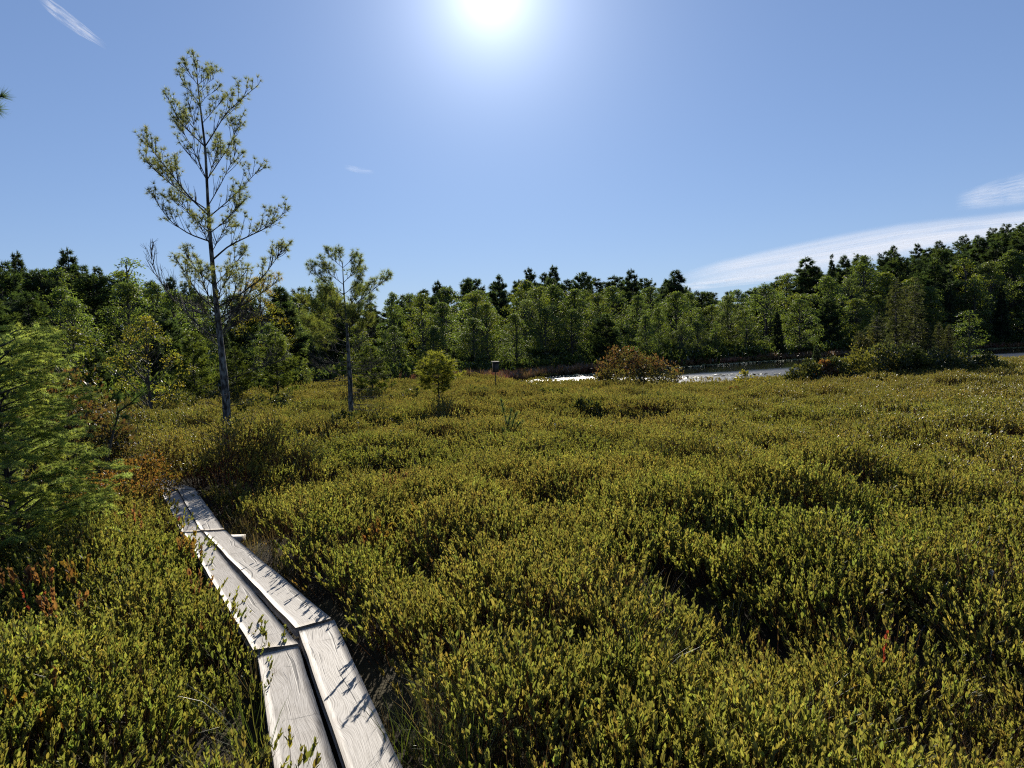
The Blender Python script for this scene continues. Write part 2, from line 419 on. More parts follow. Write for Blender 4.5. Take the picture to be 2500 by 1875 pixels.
# ------------------------------------------------------------------ boardwalk
def wood_mat():
    mt, N, L = new_mat('weathered_board')
    o = nd(N, 'ShaderNodeOutputMaterial'); b = nd(N, 'ShaderNodeBsdfPrincipled'); b.inputs['Roughness'].default_value = .62
    b.inputs['Specular IOR Level'].default_value = .35
    tc = nd(N, 'ShaderNodeTexCoord'); oi = nd(N, 'ShaderNodeObjectInfo')
    sh = nd(N, 'ShaderNodeVectorMath', operation='SCALE'); sh.inputs[0].default_value = (37, 11, 5); L.new(oi.outputs['Random'], sh.inputs['Scale'])
    p0 = nd(N, 'ShaderNodeVectorMath', operation='ADD'); L.new(tc.outputs['Object'], p0.inputs[0]); L.new(sh.outputs[0], p0.inputs[1])
    # knots bend the grain
    mk = nd(N, 'ShaderNodeMapping'); mk.inputs['Scale'].default_value = (2.0, 5.5, .01); L.new(p0.outputs[0], mk.inputs[0])
    vo = nd(N, 'ShaderNodeTexVoronoi'); vo.inputs['Scale'].default_value = 1.0; L.new(mk.outputs[0], vo.inputs[0])
    kn = nd(N, 'ShaderNodeMapRange', interpolation_type='SMOOTHSTEP'); kn.inputs[1].default_value = .42; kn.inputs[2].default_value = 0.0; L.new(vo.outputs['Distance'], kn.inputs[0])
    ml = nd(N, 'ShaderNodeMapping'); ml.inputs['Scale'].default_value = (1.6, 5, .3); L.new(p0.outputs[0], ml.inputs[0])
    nl = nd(N, 'ShaderNodeTexNoise'); nl.inputs['Scale'].default_value = 1.0; nl.inputs['Detail'].default_value = 2; L.new(ml.outputs[0], nl.inputs[0])
    sep = nd(N, 'ShaderNodeSeparateXYZ'); L.new(p0.outputs[0], sep.inputs[0])
    a1 = nd(N, 'ShaderNodeMath', operation='MULTIPLY_ADD'); a1.inputs[1].default_value = .05; L.new(nl.outputs[0], a1.inputs[0]); L.new(sep.outputs['Y'], a1.inputs[2])
    a2 = nd(N, 'ShaderNodeMath', operation='MULTIPLY_ADD'); a2.inputs[1].default_value = .035; L.new(kn.outputs[0], a2.inputs[0]); L.new(a1.outputs[0], a2.inputs[2])
    cx = nd(N, 'ShaderNodeCombineXYZ'); xs = nd(N, 'ShaderNodeMath', operation='MULTIPLY'); xs.inputs[1].default_value = .035
    L.new(sep.outputs['X'], xs.inputs[0]); L.new(xs.outputs[0], cx.inputs[0]); L.new(a2.outputs[0], cx.inputs[1])
    zs = nd(N, 'ShaderNodeMath', operation='MULTIPLY'); zs.inputs[1].default_value = .3; L.new(sep.outputs['Z'], zs.inputs[0]); L.new(zs.outputs[0], cx.inputs[2])
    g1 = nd(N, 'ShaderNodeTexNoise'); g1.inputs['Scale'].default_value = 260; g1.inputs['Detail'].default_value = 3; L.new(cx.outputs[0], g1.inputs[0])
    g2 = nd(N, 'ShaderNodeTexNoise'); g2.inputs['Scale'].default_value = 34; g2.inputs['Detail'].default_value = 2; L.new(cx.outputs[0], g2.inputs[0])
    # drying cracks
    cr = nd(N, 'ShaderNodeMapRange', interpolation_type='SMOOTHSTEP'); cr.inputs[1].default_value = .36; cr.inputs[2].default_value = .30; L.new(g2.outputs[0], cr.inputs[0])
    # blotches of damp and lichen
    n3 = nd(N, 'ShaderNodeTexNoise'); n3.inputs['Scale'].default_value = 5.5; n3.inputs['Detail'].default_value = 5; L.new(p0.outputs[0], n3.inputs[0])
    ramp = nd(N, 'ShaderNodeValToRGB'); e = ramp.color_ramp.elements
    e[0].position = .30; e[0].color = (.17, .143, .112, 1); e[1].position = .58; e[1].color = (.37, .333, .285, 1)
    L.new(g1.outputs[0], ramp.inputs[0])
    bl = nd(N, 'ShaderNodeMix', data_type='RGBA', blend_type='MULTIPLY'); bl.inputs[7].default_value = (.66, .62, .57, 1)
    fb = nd(N, 'ShaderNodeMapRange'); fb.inputs[1].default_value = .5; fb.inputs[2].default_value = .75; fb.inputs[4].default_value = .7
    L.new(n3.outputs[0], fb.inputs[0]); L.new(fb.outputs[0], bl.inputs[0]); L.new(ramp.outputs[0], bl.inputs[6])
    ck = nd(N, 'ShaderNodeMix', data_type='RGBA'); ck.inputs[7].default_value = (.05, .042, .036, 1)
    c8 = nd(N, 'ShaderNodeMath', operation='MULTIPLY'); c8.inputs[1].default_value = .85; L.new(cr.outputs[0], c8.inputs[0])
    L.new(c8.outputs[0], ck.inputs[0]); L.new(bl.outputs[2], ck.inputs[6])
    kd = nd(N, 'ShaderNodeMapRange'); kd.inputs[1].default_value = .11; kd.inputs[2].default_value = .05; kd.inputs[4].default_value = .6; L.new(vo.outputs['Distance'], kd.inputs[0])
    kk = nd(N, 'ShaderNodeMix', data_type='RGBA'); kk.inputs[7].default_value = (.16, .12, .09, 1); L.new(kd.outputs[0], kk.inputs[0]); L.new(ck.outputs[2], kk.inputs[6])
    my = nd(N, 'ShaderNodeMapping'); my.inputs['Scale'].default_value = (1.2, 14, 1); L.new(p0.outputs[0], my.inputs[0])
    ny = nd(N, 'ShaderNodeTexNoise'); ny.inputs['Scale'].default_value = 1.0; ny.inputs['Detail'].default_value = 4; L.new(my.outputs[0], ny.inputs[0])
    xx = nd(N, 'ShaderNodeMath', operation='MULTIPLY_ADD'); xx.inputs[1].default_value = .16; L.new(ny.outputs[0], xx.inputs[0])
    xm = nd(N, 'ShaderNodeMath', operation='MULTIPLY'); xm.inputs[1].default_value = 1.7; L.new(sep.outputs['X'], xm.inputs[0]); L.new(xm.outputs[0], xx.inputs[2])
    fr_ = nd(N, 'ShaderNodeMath', operation='FRACT'); L.new(xx.outputs[0], fr_.inputs[0])
    lo = nd(N, 'ShaderNodeMath', operation='SUBTRACT'); lo.inputs[1].default_value = .5; L.new(fr_.outputs[0], lo.inputs[0])
    ab = nd(N, 'ShaderNodeMath', operation='ABSOLUTE'); L.new(lo.outputs[0], ab.inputs[0])
    cl_ = nd(N, 'ShaderNodeMapRange', interpolation_type='SMOOTHSTEP'); cl_.inputs[1].default_value = .012; cl_.inputs[2].default_value = .003; L.new(ab.outputs[0], cl_.inputs[0])
    mk2 = nd(N, 'ShaderNodeMapRange', interpolation_type='SMOOTHSTEP'); mk2.inputs[1].default_value = .46; mk2.inputs[2].default_value = .6; L.new(n3.outputs[0], mk2.inputs[0])
    cm = nd(N, 'ShaderNodeMath', operation='MULTIPLY'); L.new(cl_.outputs[0], cm.inputs[0]); L.new(mk2.outputs[0], cm.inputs[1])
    kc = nd(N, 'ShaderNodeMix', data_type='RGBA'); kc.inputs[7].default_value = (.04, .034, .028, 1); L.new(cm.outputs[0], kc.inputs[0]); L.new(kk.outputs[2], kc.inputs[6]); kk = kc
    hm = nd(N, 'ShaderNodeMath', operation='MULTIPLY_ADD'); hm.inputs[1].default_value = -1.6; L.new(cr.outputs[0], hm.inputs[0]); L.new(g1.outputs[0], hm.inputs[2])
    bp = nd(N, 'ShaderNodeBump'); bp.inputs['Strength'].default_value = .5; bp.inputs['Distance'].default_value = .0022
    L.new(hm.outputs[0], bp.inputs['Height']); L.new(bp.outputs[0], b.inputs['Normal'])
    L.new(kk.outputs[2], b.inputs['Base Color']); L.new(b.outputs[0], o.inputs[0])
    return mt
M_WOOD = wood_mat()
bw = empty('boardwalk', at_z(600, 1500, 0), 'weathered grey boardwalk two planks wide running through the bog shrubs', 'boardwalk')
BW0 = np.array(bw.location)
rng = np.random.default_rng(11)
for k, (fl, fr, nr_, nl, z) in enumerate(PLANKS):
    c = plank_corners(k)
    mid = c.mean(0); ax = (c[2] + c[3] - c[0] - c[1]); ax /= np.linalg.norm(ax); si = np.array([-ax[1], ax[0], 0])
    rot = np.array([ax, si, UP])
    nl_, nw_ = 40, 7
    u = np.linspace(0, 1, nl_); v = np.linspace(0, 1, nw_)
    U, Vv = np.meshgrid(u, v, indexing='ij')
    top = (c[0] * (1 - U)[..., None] * (1 - Vv)[..., None] + c[1] * (1 - U)[..., None] * Vv[..., None] + c[2] * U[..., None] * Vv[..., None] + c[3] * U[..., None] * (1 - Vv)[..., None])
    top = (top - mid) @ rot.T
    jit = .003 * vnoise(U * 14 + k * 7, Vv * 0 + (Vv > .5) * 3, 3 + k)         # uneven sawn edges
    top[..., 1] += jit * (np.abs(Vv - .5) > .45)
    endj = .006 * vnoise(Vv * 4, U * 0 + k, 8 + k); top[..., 0] += endj * ((U < .01) | (U > .99))
    warp = .005 * vnoise(U * 5, Vv * .5 + k, 21 + k) - .006 * (1 - (2 * Vv - 1) ** 2) * 0 + .003 * (2 * Vv - 1) ** 2
    edge = np.minimum.reduce([U * nl_, (1 - U) * nl_, Vv * nw_, (1 - Vv) * nw_])
    top[..., 2] += warp - .0015 * (edge < .5)
    bot = top.copy(); bot[..., 2] = -PLANK_T
    mb = MB(); n = nl_ * nw_
    idx = np.arange(n).reshape(nl_, nw_)
    q = np.stack([idx[:-1, :-1], idx[1:, :-1], idx[1:, 1:], idx[:-1, 1:]], -1).reshape(-1, 4)
    Fs = [q[:, ::-1], q + n]
    for a, b2 in ((idx[:, 0], 0), (idx[:, -1][::-1], 0), (idx[0][::-1], 0), (idx[-1], 0)):
        Fs.append(np.stack([a[:-1], a[1:], a[1:] + n, a[:-1] + n], 1)[:, ::-1])
    mb.add(np.concatenate([top.reshape(-1, 3), bot.reshape(-1, 3)]), Fs, ONE)
    o = link('plank', mb.mesh('plank', M_WOOD), bw)
    mw = Matrix.Identity(4)
    for i in range(3):
        mw[i][0], mw[i][1], mw[i][2], mw[i][3] = ax[i], si[i], UP[i], mid[i] - BW0[i]
    o.matrix_local = mw
# sleepers the planks lie on
def beam(mb, a, b, w, h, rngs):
    a, b = np.array(a), np.array(b); ax = nrm(b - a); si = np.cross(UP, ax)
    V = []
    for p in (a, b):
        for sx, sz in ((-1, 0), (1, 0), (1, -1), (-1, -1)): V.append(p + si * sx * w / 2 + UP * (sz * h) + rngs.normal(0, .003, 3))
    f = np.array([[0, 1, 5, 4], [1, 2, 6, 5], [2, 3, 7, 6], [3, 0, 4, 7], [3, 2, 1, 0], [4, 5, 6, 7]])
    mb.add(np.array(V) - BW0, [f], ONE)
for (p, q_) in (((455, 1311), (592, 1309)), ((622, 1600), (832, 1540)), ((385, 1204), (480, 1200))):
    a = at_z(*p, -.06); b = at_z(*q_, -.06); mb = MB()
    beam(mb, a, b, .14, .05, rng)
    link('sleeper', mb.mesh('sleeper', M_WOOD), bw)

# ------------------------------------------------------------------ plants: building blocks
def rdir(rng, n): return nrm(rng.normal(size=(n, 3)))
def clump_mesh(seed, stems, per, rad, hgt, Ln, Wd, T, cols, stem_r=.0022, low=.35, lean=.35, name='heath_clump', mat=None, stemcol=(.09, .06, .04)):
    rng = np.random.default_rng(seed); mb = MB()
    P, D, Nn, C, S = [], [], [], [], []
    for s_ in range(stems):
        a = rng.uniform(0, 6.283); r0 = rad * math.sqrt(rng.uniform()) ; base = np.array([r0 * math.cos(a), r0 * math.sin(a), -.14])
        h = (hgt * (1 - .38 * (r0 / rad) ** 2) + .1) * rng.uniform(.72, 1.04); ln = nrm(np.array([math.cos(a), math.sin(a), 0]) * lean * rng.uniform(0, 1.0) + rng.normal(0, .13, 3) * [1, 1, 0] + UP)
        tip = base + ln * h; midp = (base + tip) / 2 + rng.normal(0, .012, 3)
        line = smooth_line([base, midp, tip], 4)
        if stem_r: tube(mb, line, np.linspace(stem_r, stem_r * .4, 4), np.array(stemcol), 3, False)
        t = np.sort(low + (1 - low) * rng.uniform(0, 1, per) ** .75)
        pos = np.stack([np.interp(t, np.linspace(0, 1, 4), line[:, k]) for k in range(3)], 1)
        az = np.arange(per) * 2.4 + rng.uniform(0, 6.28)
        outw = np.stack([np.cos(az), np.sin(az), np.zeros(per)], 1)
        d = nrm(ln * rng.uniform(.75, 1.5, (per, 1)) + outw * rng.uniform(.18, .6, (per, 1)) + rng.normal(0, .12, (per, 3)))
        P.append(pos); D.append(d); Nn.append(-outw + ln * .5 + rng.normal(0, .25, (per, 3)))
        c0 = cols[rng.integers(len(cols))]; C.append(np.clip(np.array(c0) * rng.uniform(.75, 1.3, (per, 1)) * (1 + rng.normal(0, .06, (per, 3))), .005, 1))
        S.append(rng.uniform(.65, 1.15, per) * (1 - .35 * (t > .9)))
    S = np.concatenate(S)
    leaves(mb, np.concatenate(P), np.concatenate(D), np.concatenate(Nn), Ln * S, Wd * S, np.concatenate(C), T)
    return mb.mesh(name, mat or M_HEATH)

def scatter(name, sources, pos, rot, scl, idx, ptint, label):
    """One object of countless plants: the source clumps set on points by geometry nodes."""
    col = bpy.data.collections.new(name + '_sources')
    for k, me in enumerate(sources):
        o = bpy.data.objects.new('%s_source_%02d' % (name, k), me); col.objects.link(o)
    me = bpy.data.meshes.new(name); me.vertices.add(len(pos)); me.vertices.foreach_set('co', np.asarray(pos, float).ravel())
    for nm, ty, ar, key in (('prot', 'FLOAT_VECTOR', rot, 'vector'), ('pscl', 'FLOAT_VECTOR', scl, 'vector'), ('ptint', 'FLOAT_VECTOR', ptint, 'vector'), ('pidx', 'INT', idx, 'value')):
        me.attributes.new(nm, ty, 'POINT').data.foreach_set(key, np.asarray(ar).ravel())
    ob = link(name, me); tag(ob, label, kind='stuff')
    ng = bpy.data.node_groups.new(name + '_nodes', 'GeometryNodeTree')
    ng.interface.new_socket('Geometry', in_out='INPUT', socket_type='NodeSocketGeometry'); ng.interface.new_socket('Geometry', in_out='OUTPUT', socket_type='NodeSocketGeometry')
    Nn, Ll = ng.nodes, ng.links
    gi, go = Nn.new('NodeGroupInput'), Nn.new('NodeGroupOutput')
    ci = Nn.new('GeometryNodeCollectionInfo'); ci.inputs['Collection'].default_value = col; ci.inputs['Separate Children'].default_value = True; ci.inputs['Reset Children'].default_value = True
    ip = Nn.new('GeometryNodeInstanceOnPoints'); ip.inputs['Pick Instance'].default_value = True
    def attr(nm, ty):
        a = Nn.new('GeometryNodeInputNamedAttribute'); a.data_type = ty; a.inputs['Name'].default_value = nm; return a.outputs['Attribute']
    Ll.new(gi.outputs[0], ip.inputs['Points']); Ll.new(ci.outputs[0], ip.inputs['Instance'])
    Ll.new(attr('pidx', 'INT'), ip.inputs['Instance Index'])
    e2r = Nn.new('FunctionNodeEulerToRotation'); Ll.new(attr('prot', 'FLOAT_VECTOR'), e2r.inputs[0]); Ll.new(e2r.outputs[0], ip.inputs['Rotation'])
    Ll.new(attr('pscl', 'FLOAT_VECTOR'), ip.inputs['Scale']); Ll.new(ip.outputs[0], go.inputs[0])
    md = ob.modifiers.new('scatter', 'NODES'); md.node_group = ng
    return ob

# ------------------------------------------------------------------ the bog's heath
GREENS = [(.104, .109, .034), (.112, .112, .034), (.092, .102, .034), (.118, .112, .036)]
near_src = [clump_mesh(100 + k, 28, 10, .15, .34, .043, .0155, T_LEAF, GREENS if k < 6 else [(.118, .104, .034), (.106, .108, .034)], lean=.55, low=.76) for k in range(8)] \
    + [clump_mesh(120 + k, 26, 3, .15, .36, .030, .011, T_LEAF, [(.11, .075, .03), (.085, .075, .025)], lean=.7, low=.5, stem_r=.0018, stemcol=(.17, .13, .11)) for k in range(2)]
mid_src = [clump_mesh(200 + k, 52, 9, .26, .34, .045, .020, T_CARD, GREENS, stem_r=.0025, lean=.6, low=.74) for k in range(6)]
far_src = [clump_mesh(300 + k, 90, 10, .5, .34, .060, .028, T_CARD, GREENS, stem_r=0, lean=.6, low=.7) for k in range(6)]

BUMPS = []                                       # (x, y, radius, extra height) bushes taller than the rest
def bump(px, D, rad, h):
    p = at_d(px, hor(px), D); BUMPS.append((p[0], p[1], rad, h))
bump(645, 9.4, .6, .50); bump(585, 9.2, .5, .42); bump(730, 5.6, .4, .16); bump(700, 6.3, .4, .2); bump(790, 5.1, .35, .2); bump(930, 4.0, .3, .16); bump(40, 5.0, .9, .16); bump(430, 10.6, .55, .2); bump(385, 10.4, .4, .15); bump(760, 6.2, .6, .1); bump(540, 9.6, .5, .12)
bump(1500, 6.0, 1.0, .1); bump(1950, 8.5, 1.6, .12); bump(2300, 7.0, 1.2, .1)
HOLES = []                                       # openings where the cover is thin: (x, y, radius)
for px, py, rad in ((610, 1300, .42), (640, 1370, .25), (655, 1440, .16), (600, 1255, .40), (650, 1245, .35), (1650, 1400, .2), (2230, 1500, .2), (870, 1640, .14), (1100, 1790, .18), (2330, 1740, .2), (1420, 1190, .2)):
    p = at_z(px, py, .1); HOLES.append((p[0], p[1], rad))
_cl = np.array(sorted([(q_[1], q_[0]) for q_ in (PQUAD[0][3], PQUAD[0][0], PQUAD[1][0], PQUAD[2][0], PQUAD[3][0])]))
def right_of_walk(x, y): return x > np.interp(y, _cl[:, 0], _cl[:, 1])
def canopy(x, y):                                # height of the heath's top above the boardwalk
    h = .19 + hummock(x, y)
    for bx, by, br, bh in BUMPS: h = h + bh * np.exp(-((x - bx) ** 2 + (y - by) ** 2) / br ** 2)
    return h
def polar_points(rng, r0, r1, sp, half):
    """jittered points in a wedge round the view, spacing sp"""
    xs = np.arange(-r1, r1, sp); ys = np.arange(-2.5, r1, sp)
    X, Y = np.meshgrid(xs, ys); X = (X + rng.uniform(-.5, .5, X.shape) * sp).ravel(); Y = (Y + rng.uniform(-.5, .5, Y.shape) * sp).ravel()
    r = np.hypot(X, Y); az = np.arctan2(X, Y + 3.0)
    k = (r >= r0) & (r < r1) & (np.abs(az) < half)
    return X[k], Y[k]
def heath(rng, X, Y, base_h, edge):
    r = np.hypot(X, Y); az = np.arctan2(X, Y)
    qd = quad_dist(X, Y)
    keep = (qd > np.where(right_of_walk(X, Y), edge + .11 + .06 * vnoise(X * 6, Y * 6, 83), edge - .03)) & (r < far_r(az) + .5) & ~((r > near_r(az) - .3) & (r < far_r(az)))
    keep &= np.hypot(X, Y + .1) > .55
    thin = fbm(X * 1.1, Y * 1.1, 31)
    keep &= rng.uniform(size=len(X)) > np.clip((thin - .4) * 2.2, 0, .6)
    keep &= ~((mounds(X, Y) < .33) & (rng.uniform(size=len(X)) < .8))
    for hx, hy, hr in HOLES: keep &= (np.hypot(X - hx, Y - hy) > hr * (1 + .3 * vnoise(X * 5, Y * 5, 77)))
    X, Y, qd, r, az, thin = X[keep], Y[keep], qd[keep], r[keep], az[keep], thin[keep]
    top = canopy(X, Y) - np.clip((thin - .1) * .35, 0, .18)
    rt = right_of_walk(X, Y)
    top = top - np.where(rt, .10, .20) * np.exp(-np.clip(qd - rt * .2, 0, None) / .12) * (qd < 1)        # lower beside the planks
    shore = np.clip((r - near_r(az) + 10) / 10, 0, 1); top = top * (1 - .6 * shore) - .03 * shore
    n = len(X); top = top + rng.normal(0, .035, n)
    k = rng.uniform(.82, 1.12, n); low = np.clip((top + .20) / .34, .45, 1); k = k * low
    g = top - base_h * k * .95
    sc = np.stack([k * rng.uniform(.95, 1.15, n), k * rng.uniform(.95, 1.15, n), k], 1)
    rot = np.stack([rng.normal(0, .11, n), rng.normal(0, .11, n), rng.uniform(0, 6.283, n)], 1)
    # colour of each plant: patches of greener, golden and bronzed leaves; more bronzed further out
    a = fbm(X * .35, Y * .35, 51); b = vnoise(X * 2.3, Y * 2.3, 57); far = np.clip((r - 6) / 22, 0, 1)
    red = np.clip(.20 * a + .12 * b + .22 * far, -.2, .6) + rng.normal(0, .04, n)
    left = np.clip((-az - .25) * 6, 0, 1) * np.clip((r - 6.5) / 3, 0, 1) * np.clip((14 - r) / 4, 0, 1)
    red = red + .2 * left
    t = np.stack([1 + .5 * red, 1 - .06 * red, 1 + .45 * red], 1) * (1 + rng.normal(0, .1, (n, 1))) * (.94 - .2 * far)[:, None]
    return np.stack([X, Y, g], 1), rot, sc, np.clip(t, .2, 2.2)
rng = np.random.default_rng(5)
for nm, r0, r1, sp, src, edge, lab in (('bog_heath', 0, 9.5, .155, near_src, .10, 'low leathery yellow-green heath covering the near bog'),
                                       ('bog_heath', 9.5, 26, .27, mid_src, .08, 'olive and golden heath across the middle of the bog'),
                                       ('bog_heath', 26, 100, .62, far_src, .2, 'golden heath out to the pond')):
    X, Y = polar_points(rng, r0, r1, sp, math.radians(52))
    pos, rot, sc, tn = heath(rng, X, Y, .34, edge)
    ix = rng.integers(0, len(src), len(pos))
    if len(src) > 8: ix = np.where((ix > 7) & (vnoise(pos[:, 0] * 1.3, pos[:, 1] * 1.3, 91) < .15), rng.integers(0, 8, len(pos)), ix)
    scatter(nm, src, pos, rot, sc, ix, tn, lab)

# sedge and dead grass between the shrubs and along the planks
def tuft_mesh(seed, n, hgt, wd, spread, cols, droop=.6):
    rng = np.random.default_rng(seed); mb = MB()
    a = rng.uniform(0, 6.283, n); o = np.stack([np.cos(a), np.sin(a), np.zeros(n)], 1); l = rng.uniform(.5, 1.1, n) * hgt
    d = nrm(o * rng.uniform(.1, spread, (n, 1)) + UP)
    T = (T_GRASS[0].copy(), T_GRASS[1]); T[0][4, 2] = 0
    P = o * rng.uniform(0, .03, (n, 1)); w = rng.uniform(.7, 1.3, n) * wd
    s = nrm(np.cross(d, o + rng.normal(0, .3, (n, 3))))
    C = np.array(cols)[rng.integers(len(cols), size=n)] * rng.uniform(.7, 1.3, (n, 1))
    p1 = P + d * l[:, None] * .5; p2 = p1 + nrm(d + o * droop * rng.uniform(.2, 1, (n, 1))) * l[:, None] * .3; p3 = p2 + nrm(d + o * droop * 2.6 * rng.uniform(.2, 1, (n, 1))) * l[:, None] * .25
    V = np.stack([P - s * w[:, None] / 2, P + s * w[:, None] / 2, p1 - s * w[:, None] * .42, p1 + s * w[:, None] * .42, p2 - s * w[:, None] * .3, p2 + s * w[:, None] * .3, p3], 1)
    off = np.arange(n)[:, None] * 7
    q = np.concatenate([off + [0, 1, 3, 2], off + [2, 3, 5, 4]]); t = off + np.array([4, 5, 6])
    mb.add(V.reshape(-1, 3), [q, t], np.repeat(C, 7, 0))
    return mb.mesh('sedge_tuft', M_GRASS)
STRAW = [(.20, .15, .08), (.14, .10, .05), (.10, .10, .03)]
tuft_src = [tuft_mesh(400 + k, 26, .30, .0028, .5, STRAW) for k in range(3)] + [tuft_mesh(410 + k, 20, .42, .003, .35, [(.09, .12, .02), (.12, .12, .03)]) for k in range(2)]
P, Ix = [], []
rng = np.random.default_rng(17)
def add_tufts(px, py, z, n, spr, kinds):
    c = at_z(px, py, z)
    for _ in range(n):
        x, y = c[0] + rng.normal(0, spr), c[1] + rng.normal(0, spr)
        if quad_dist(np.array([x]), np.array([y]))[0] < .02: continue
        P.append((x, y, float(ground(x, y)))); Ix.append(rng.choice(kinds))
for px, py in ((600, 1480), (615, 1560), (640, 1650), (650, 1720), (660, 1800), (655, 1860), (560, 1420), (590, 1510), (640, 1760)): add_tufts(px, py, 0, 7, .10, [0, 1, 2, 0, 3])
for px, py in ((600, 1310), (640, 1370), (660, 1410), (590, 1285), (575, 1320)): add_tufts(px, py, -.1, 14, .16, [0, 1, 2])
for px, py, k in ((1560, 1640, [3, 4]), (1640, 1570, [3, 4, 0]), (1420, 1560, [3, 4]), (2300, 1760, [0, 1, 2]), (2260, 1700, [0, 1, 2]), (2340, 1800, [0, 1, 2]), (1120, 1720, [3, 4]), (1060, 1740, [3, 0]),
                  (1180, 1800, [0, 3]), (1880, 1260, [3, 4]), (1960, 1170, [3, 4]), (2430, 1650, [0, 1]), (1700, 1850, [0, 1]), (430, 1850, [0, 1, 2]), (1850, 1710, [3, 4])):
    add_tufts(px, py, .1, 12, .16, k)
for _ in range(420):
    r = 2.2 + 10 * rng.uniform() ** .8; a = rng.uniform(-.8, .8); x, y = r * math.sin(a), r * math.cos(a)
    if quad_dist(np.array([x]), np.array([y]))[0] > .32: P.append((x, y, float(ground(x, y)))); Ix.append(rng.integers(0, 5))
n = len(P)
scatter('sedge_grass', tuft_src, P, np.stack([rng.normal(0, .12, n), rng.normal(0, .12, n), rng.uniform(0, 6.28, n)], 1), np.repeat(rng.uniform(.7, 1.25, (n, 1)), 3, 1), np.array(Ix), np.ones((n, 3)) * rng.uniform(.7, 1.2, (n, 1)),
        'dry straw and green sedge blades among the heath')
n = len(PADS); rng = np.random.default_rng(45)
scatter('floating_leaves', [pad_mesh(450 + k) for k in range(4)], PADS, np.stack([np.zeros(n), np.zeros(n), rng.uniform(0, 6.28, n)], 1), np.repeat(rng.uniform(.7, 1.2, (n, 1)), 3, 1), rng.integers(0, 4, n), np.ones((n, 3)), 'pale floating leaves glinting along the edges of the pond')
# russet and tan sedge on the pond's far bank
bank_src = [tuft_mesh(430 + k, 30, .55, .022, .45, [(.17, .075, .045), (.20, .13, .07), (.12, .09, .04)]) for k in range(3)] + [tuft_mesh(440, 30, .5, .022, .5, [(.15, .055, .042), (.14, .07, .05)])]
n = 5200
a = rng.uniform(_az(900), NA_[-1], n); f0, f1 = far_r(a), wood_r(a)
r = f0 + (f1 - f0 + .5) * rng.uniform(0, 1, n)
x, y = r * np.sin(a), r * np.cos(a); z = np.maximum(ground(x, y), WATER_Z - .02)
patch = vnoise(a * 60, a * 0, 3)
redp = ((a > _az(1180)) & (a < _az(1270))) | (patch > .45)
ix = np.where(redp & (rng.uniform(size=n) < .7), 3, rng.integers(0, 3, n))
scatter('bank_sedge', bank_src, np.stack([x, y, z], 1), np.stack([rng.normal(0, .15, n), rng.normal(0, .15, n), rng.uniform(0, 6.28, n)], 1), np.repeat(rng.uniform(.6, 1.2, (n, 1)), 3, 1), ix,
        np.ones((n, 3)) * (1 + .35 * patch[:, None]) * rng.uniform(.7, 1.2, (n, 1)), 'tan and russet sedge along the far bank of the pond')

# ------------------------------------------------------------------ trees: builders (each returns a trunk mesh and a crown mesh, nominal height H)
def leafy_tree(seed, H=8.0, cw=.2, base=.05, lobes=105, per=66, leaf=.14, cols=((.055, .085, .016),), top_light=.0, spread=.5, gap=.0):
    rng = np.random.default_rng(seed); tk = MB(); cr = MB()
    bend = rng.normal(0, .012 * H, 2)
    tz = np.linspace(0, .93 * H, 9); tx = bend[0] * np.sin(tz / H * 3) ; ty = bend[1] * np.sin(tz / H * 2.3)
    trunk = np.stack([tx, ty, tz], 1)
    tube(tk, trunk, np.linspace(.016 * H, .002 * H, 9), ONE, 7)
    for k in range(lobes):
        t = base + (1 - base) * rng.uniform(0, 1) ** .85
        prof = math.sin(math.pi * min(1, (.10 + .90 * (t - base) / (1 - base))) ** .8) ** .7
        a = rng.uniform(0, 6.283); rr = cw * H * prof * (rng.uniform(.15, 1) ** .5) * rng.uniform(.75, 1.15)
        z = t * H * (.97 - .03 * rng.uniform())
        ctr = np.array([rr * math.cos(a), rr * math.sin(a), z])
        lr = .052 * H * rng.uniform(.7, 1.35)
        if rng.uniform() < .75:
            z0 = max(.08 * H, z - rr * rng.uniform(.7, 1.3) - .04 * H)
            p0 = np.array([np.interp(z0, tz, tx), np.interp(z0, tz, ty), z0])
            tube(tk, smooth_line([p0, (p0 * .45 + ctr * .55) + [0, 0, -.02 * H], ctr], 4), np.linspace(.005 * H, .0012 * H, 4), ONE, 4, False)
        n = int(per * (lr / (.052 * H)) ** 2)
        u = rdir(rng, n); u[:, 2] = np.abs(u[:, 2]) * rng.choice([1, 1, 1, -.7], n); u = nrm(u + nrm(ctr - [0, 0, .55 * H]) * .5)
        pos = ctr + u * lr * (rng.uniform(.25, 1, (n, 1)) ** .5) * [1.15, 1.15, .85]
        d = nrm(u * .6 + rdir(rng, n) * .8 - UP * .25); nn = u + UP * .7 + rdir(rng, n) * .7
        c = np.array(cols[rng.integers(len(cols))]) * rng.uniform(.8, 1.2) * rng.uniform(.72, 1.3, (n, 1))
        s = rng.uniform(.6, 1.25, n) * leaf
        leaves(cr, pos, d, nn, s, s * .62, c)
    return tk.mesh('trunk', M_BARK), cr.mesh('crown', M_LEAF)

def tuft_needles(mb, P, D, rng, k, Ln, Wd, C, spread=.9):
    """k thin needle blades at each point P pointing forwards round D"""
    n = len(P)
    Pk = np.repeat(P, k, 0); Dk = np.repeat(nrm(D), k, 0)
    d = nrm(Dk + rdir(rng, n * k) * spread)
    l = np.repeat(np.broadcast_to(Ln, n), k) * rng.uniform(.7, 1.15, n * k)
    Ck = np.repeat(np.broadcast_to(C, (n, 3)), k, 0) * rng.uniform(.75, 1.25, (n * k, 1))
    leaves(mb, Pk, d, rdir(rng, n * k), l, Wd, Ck, T_BLADE)

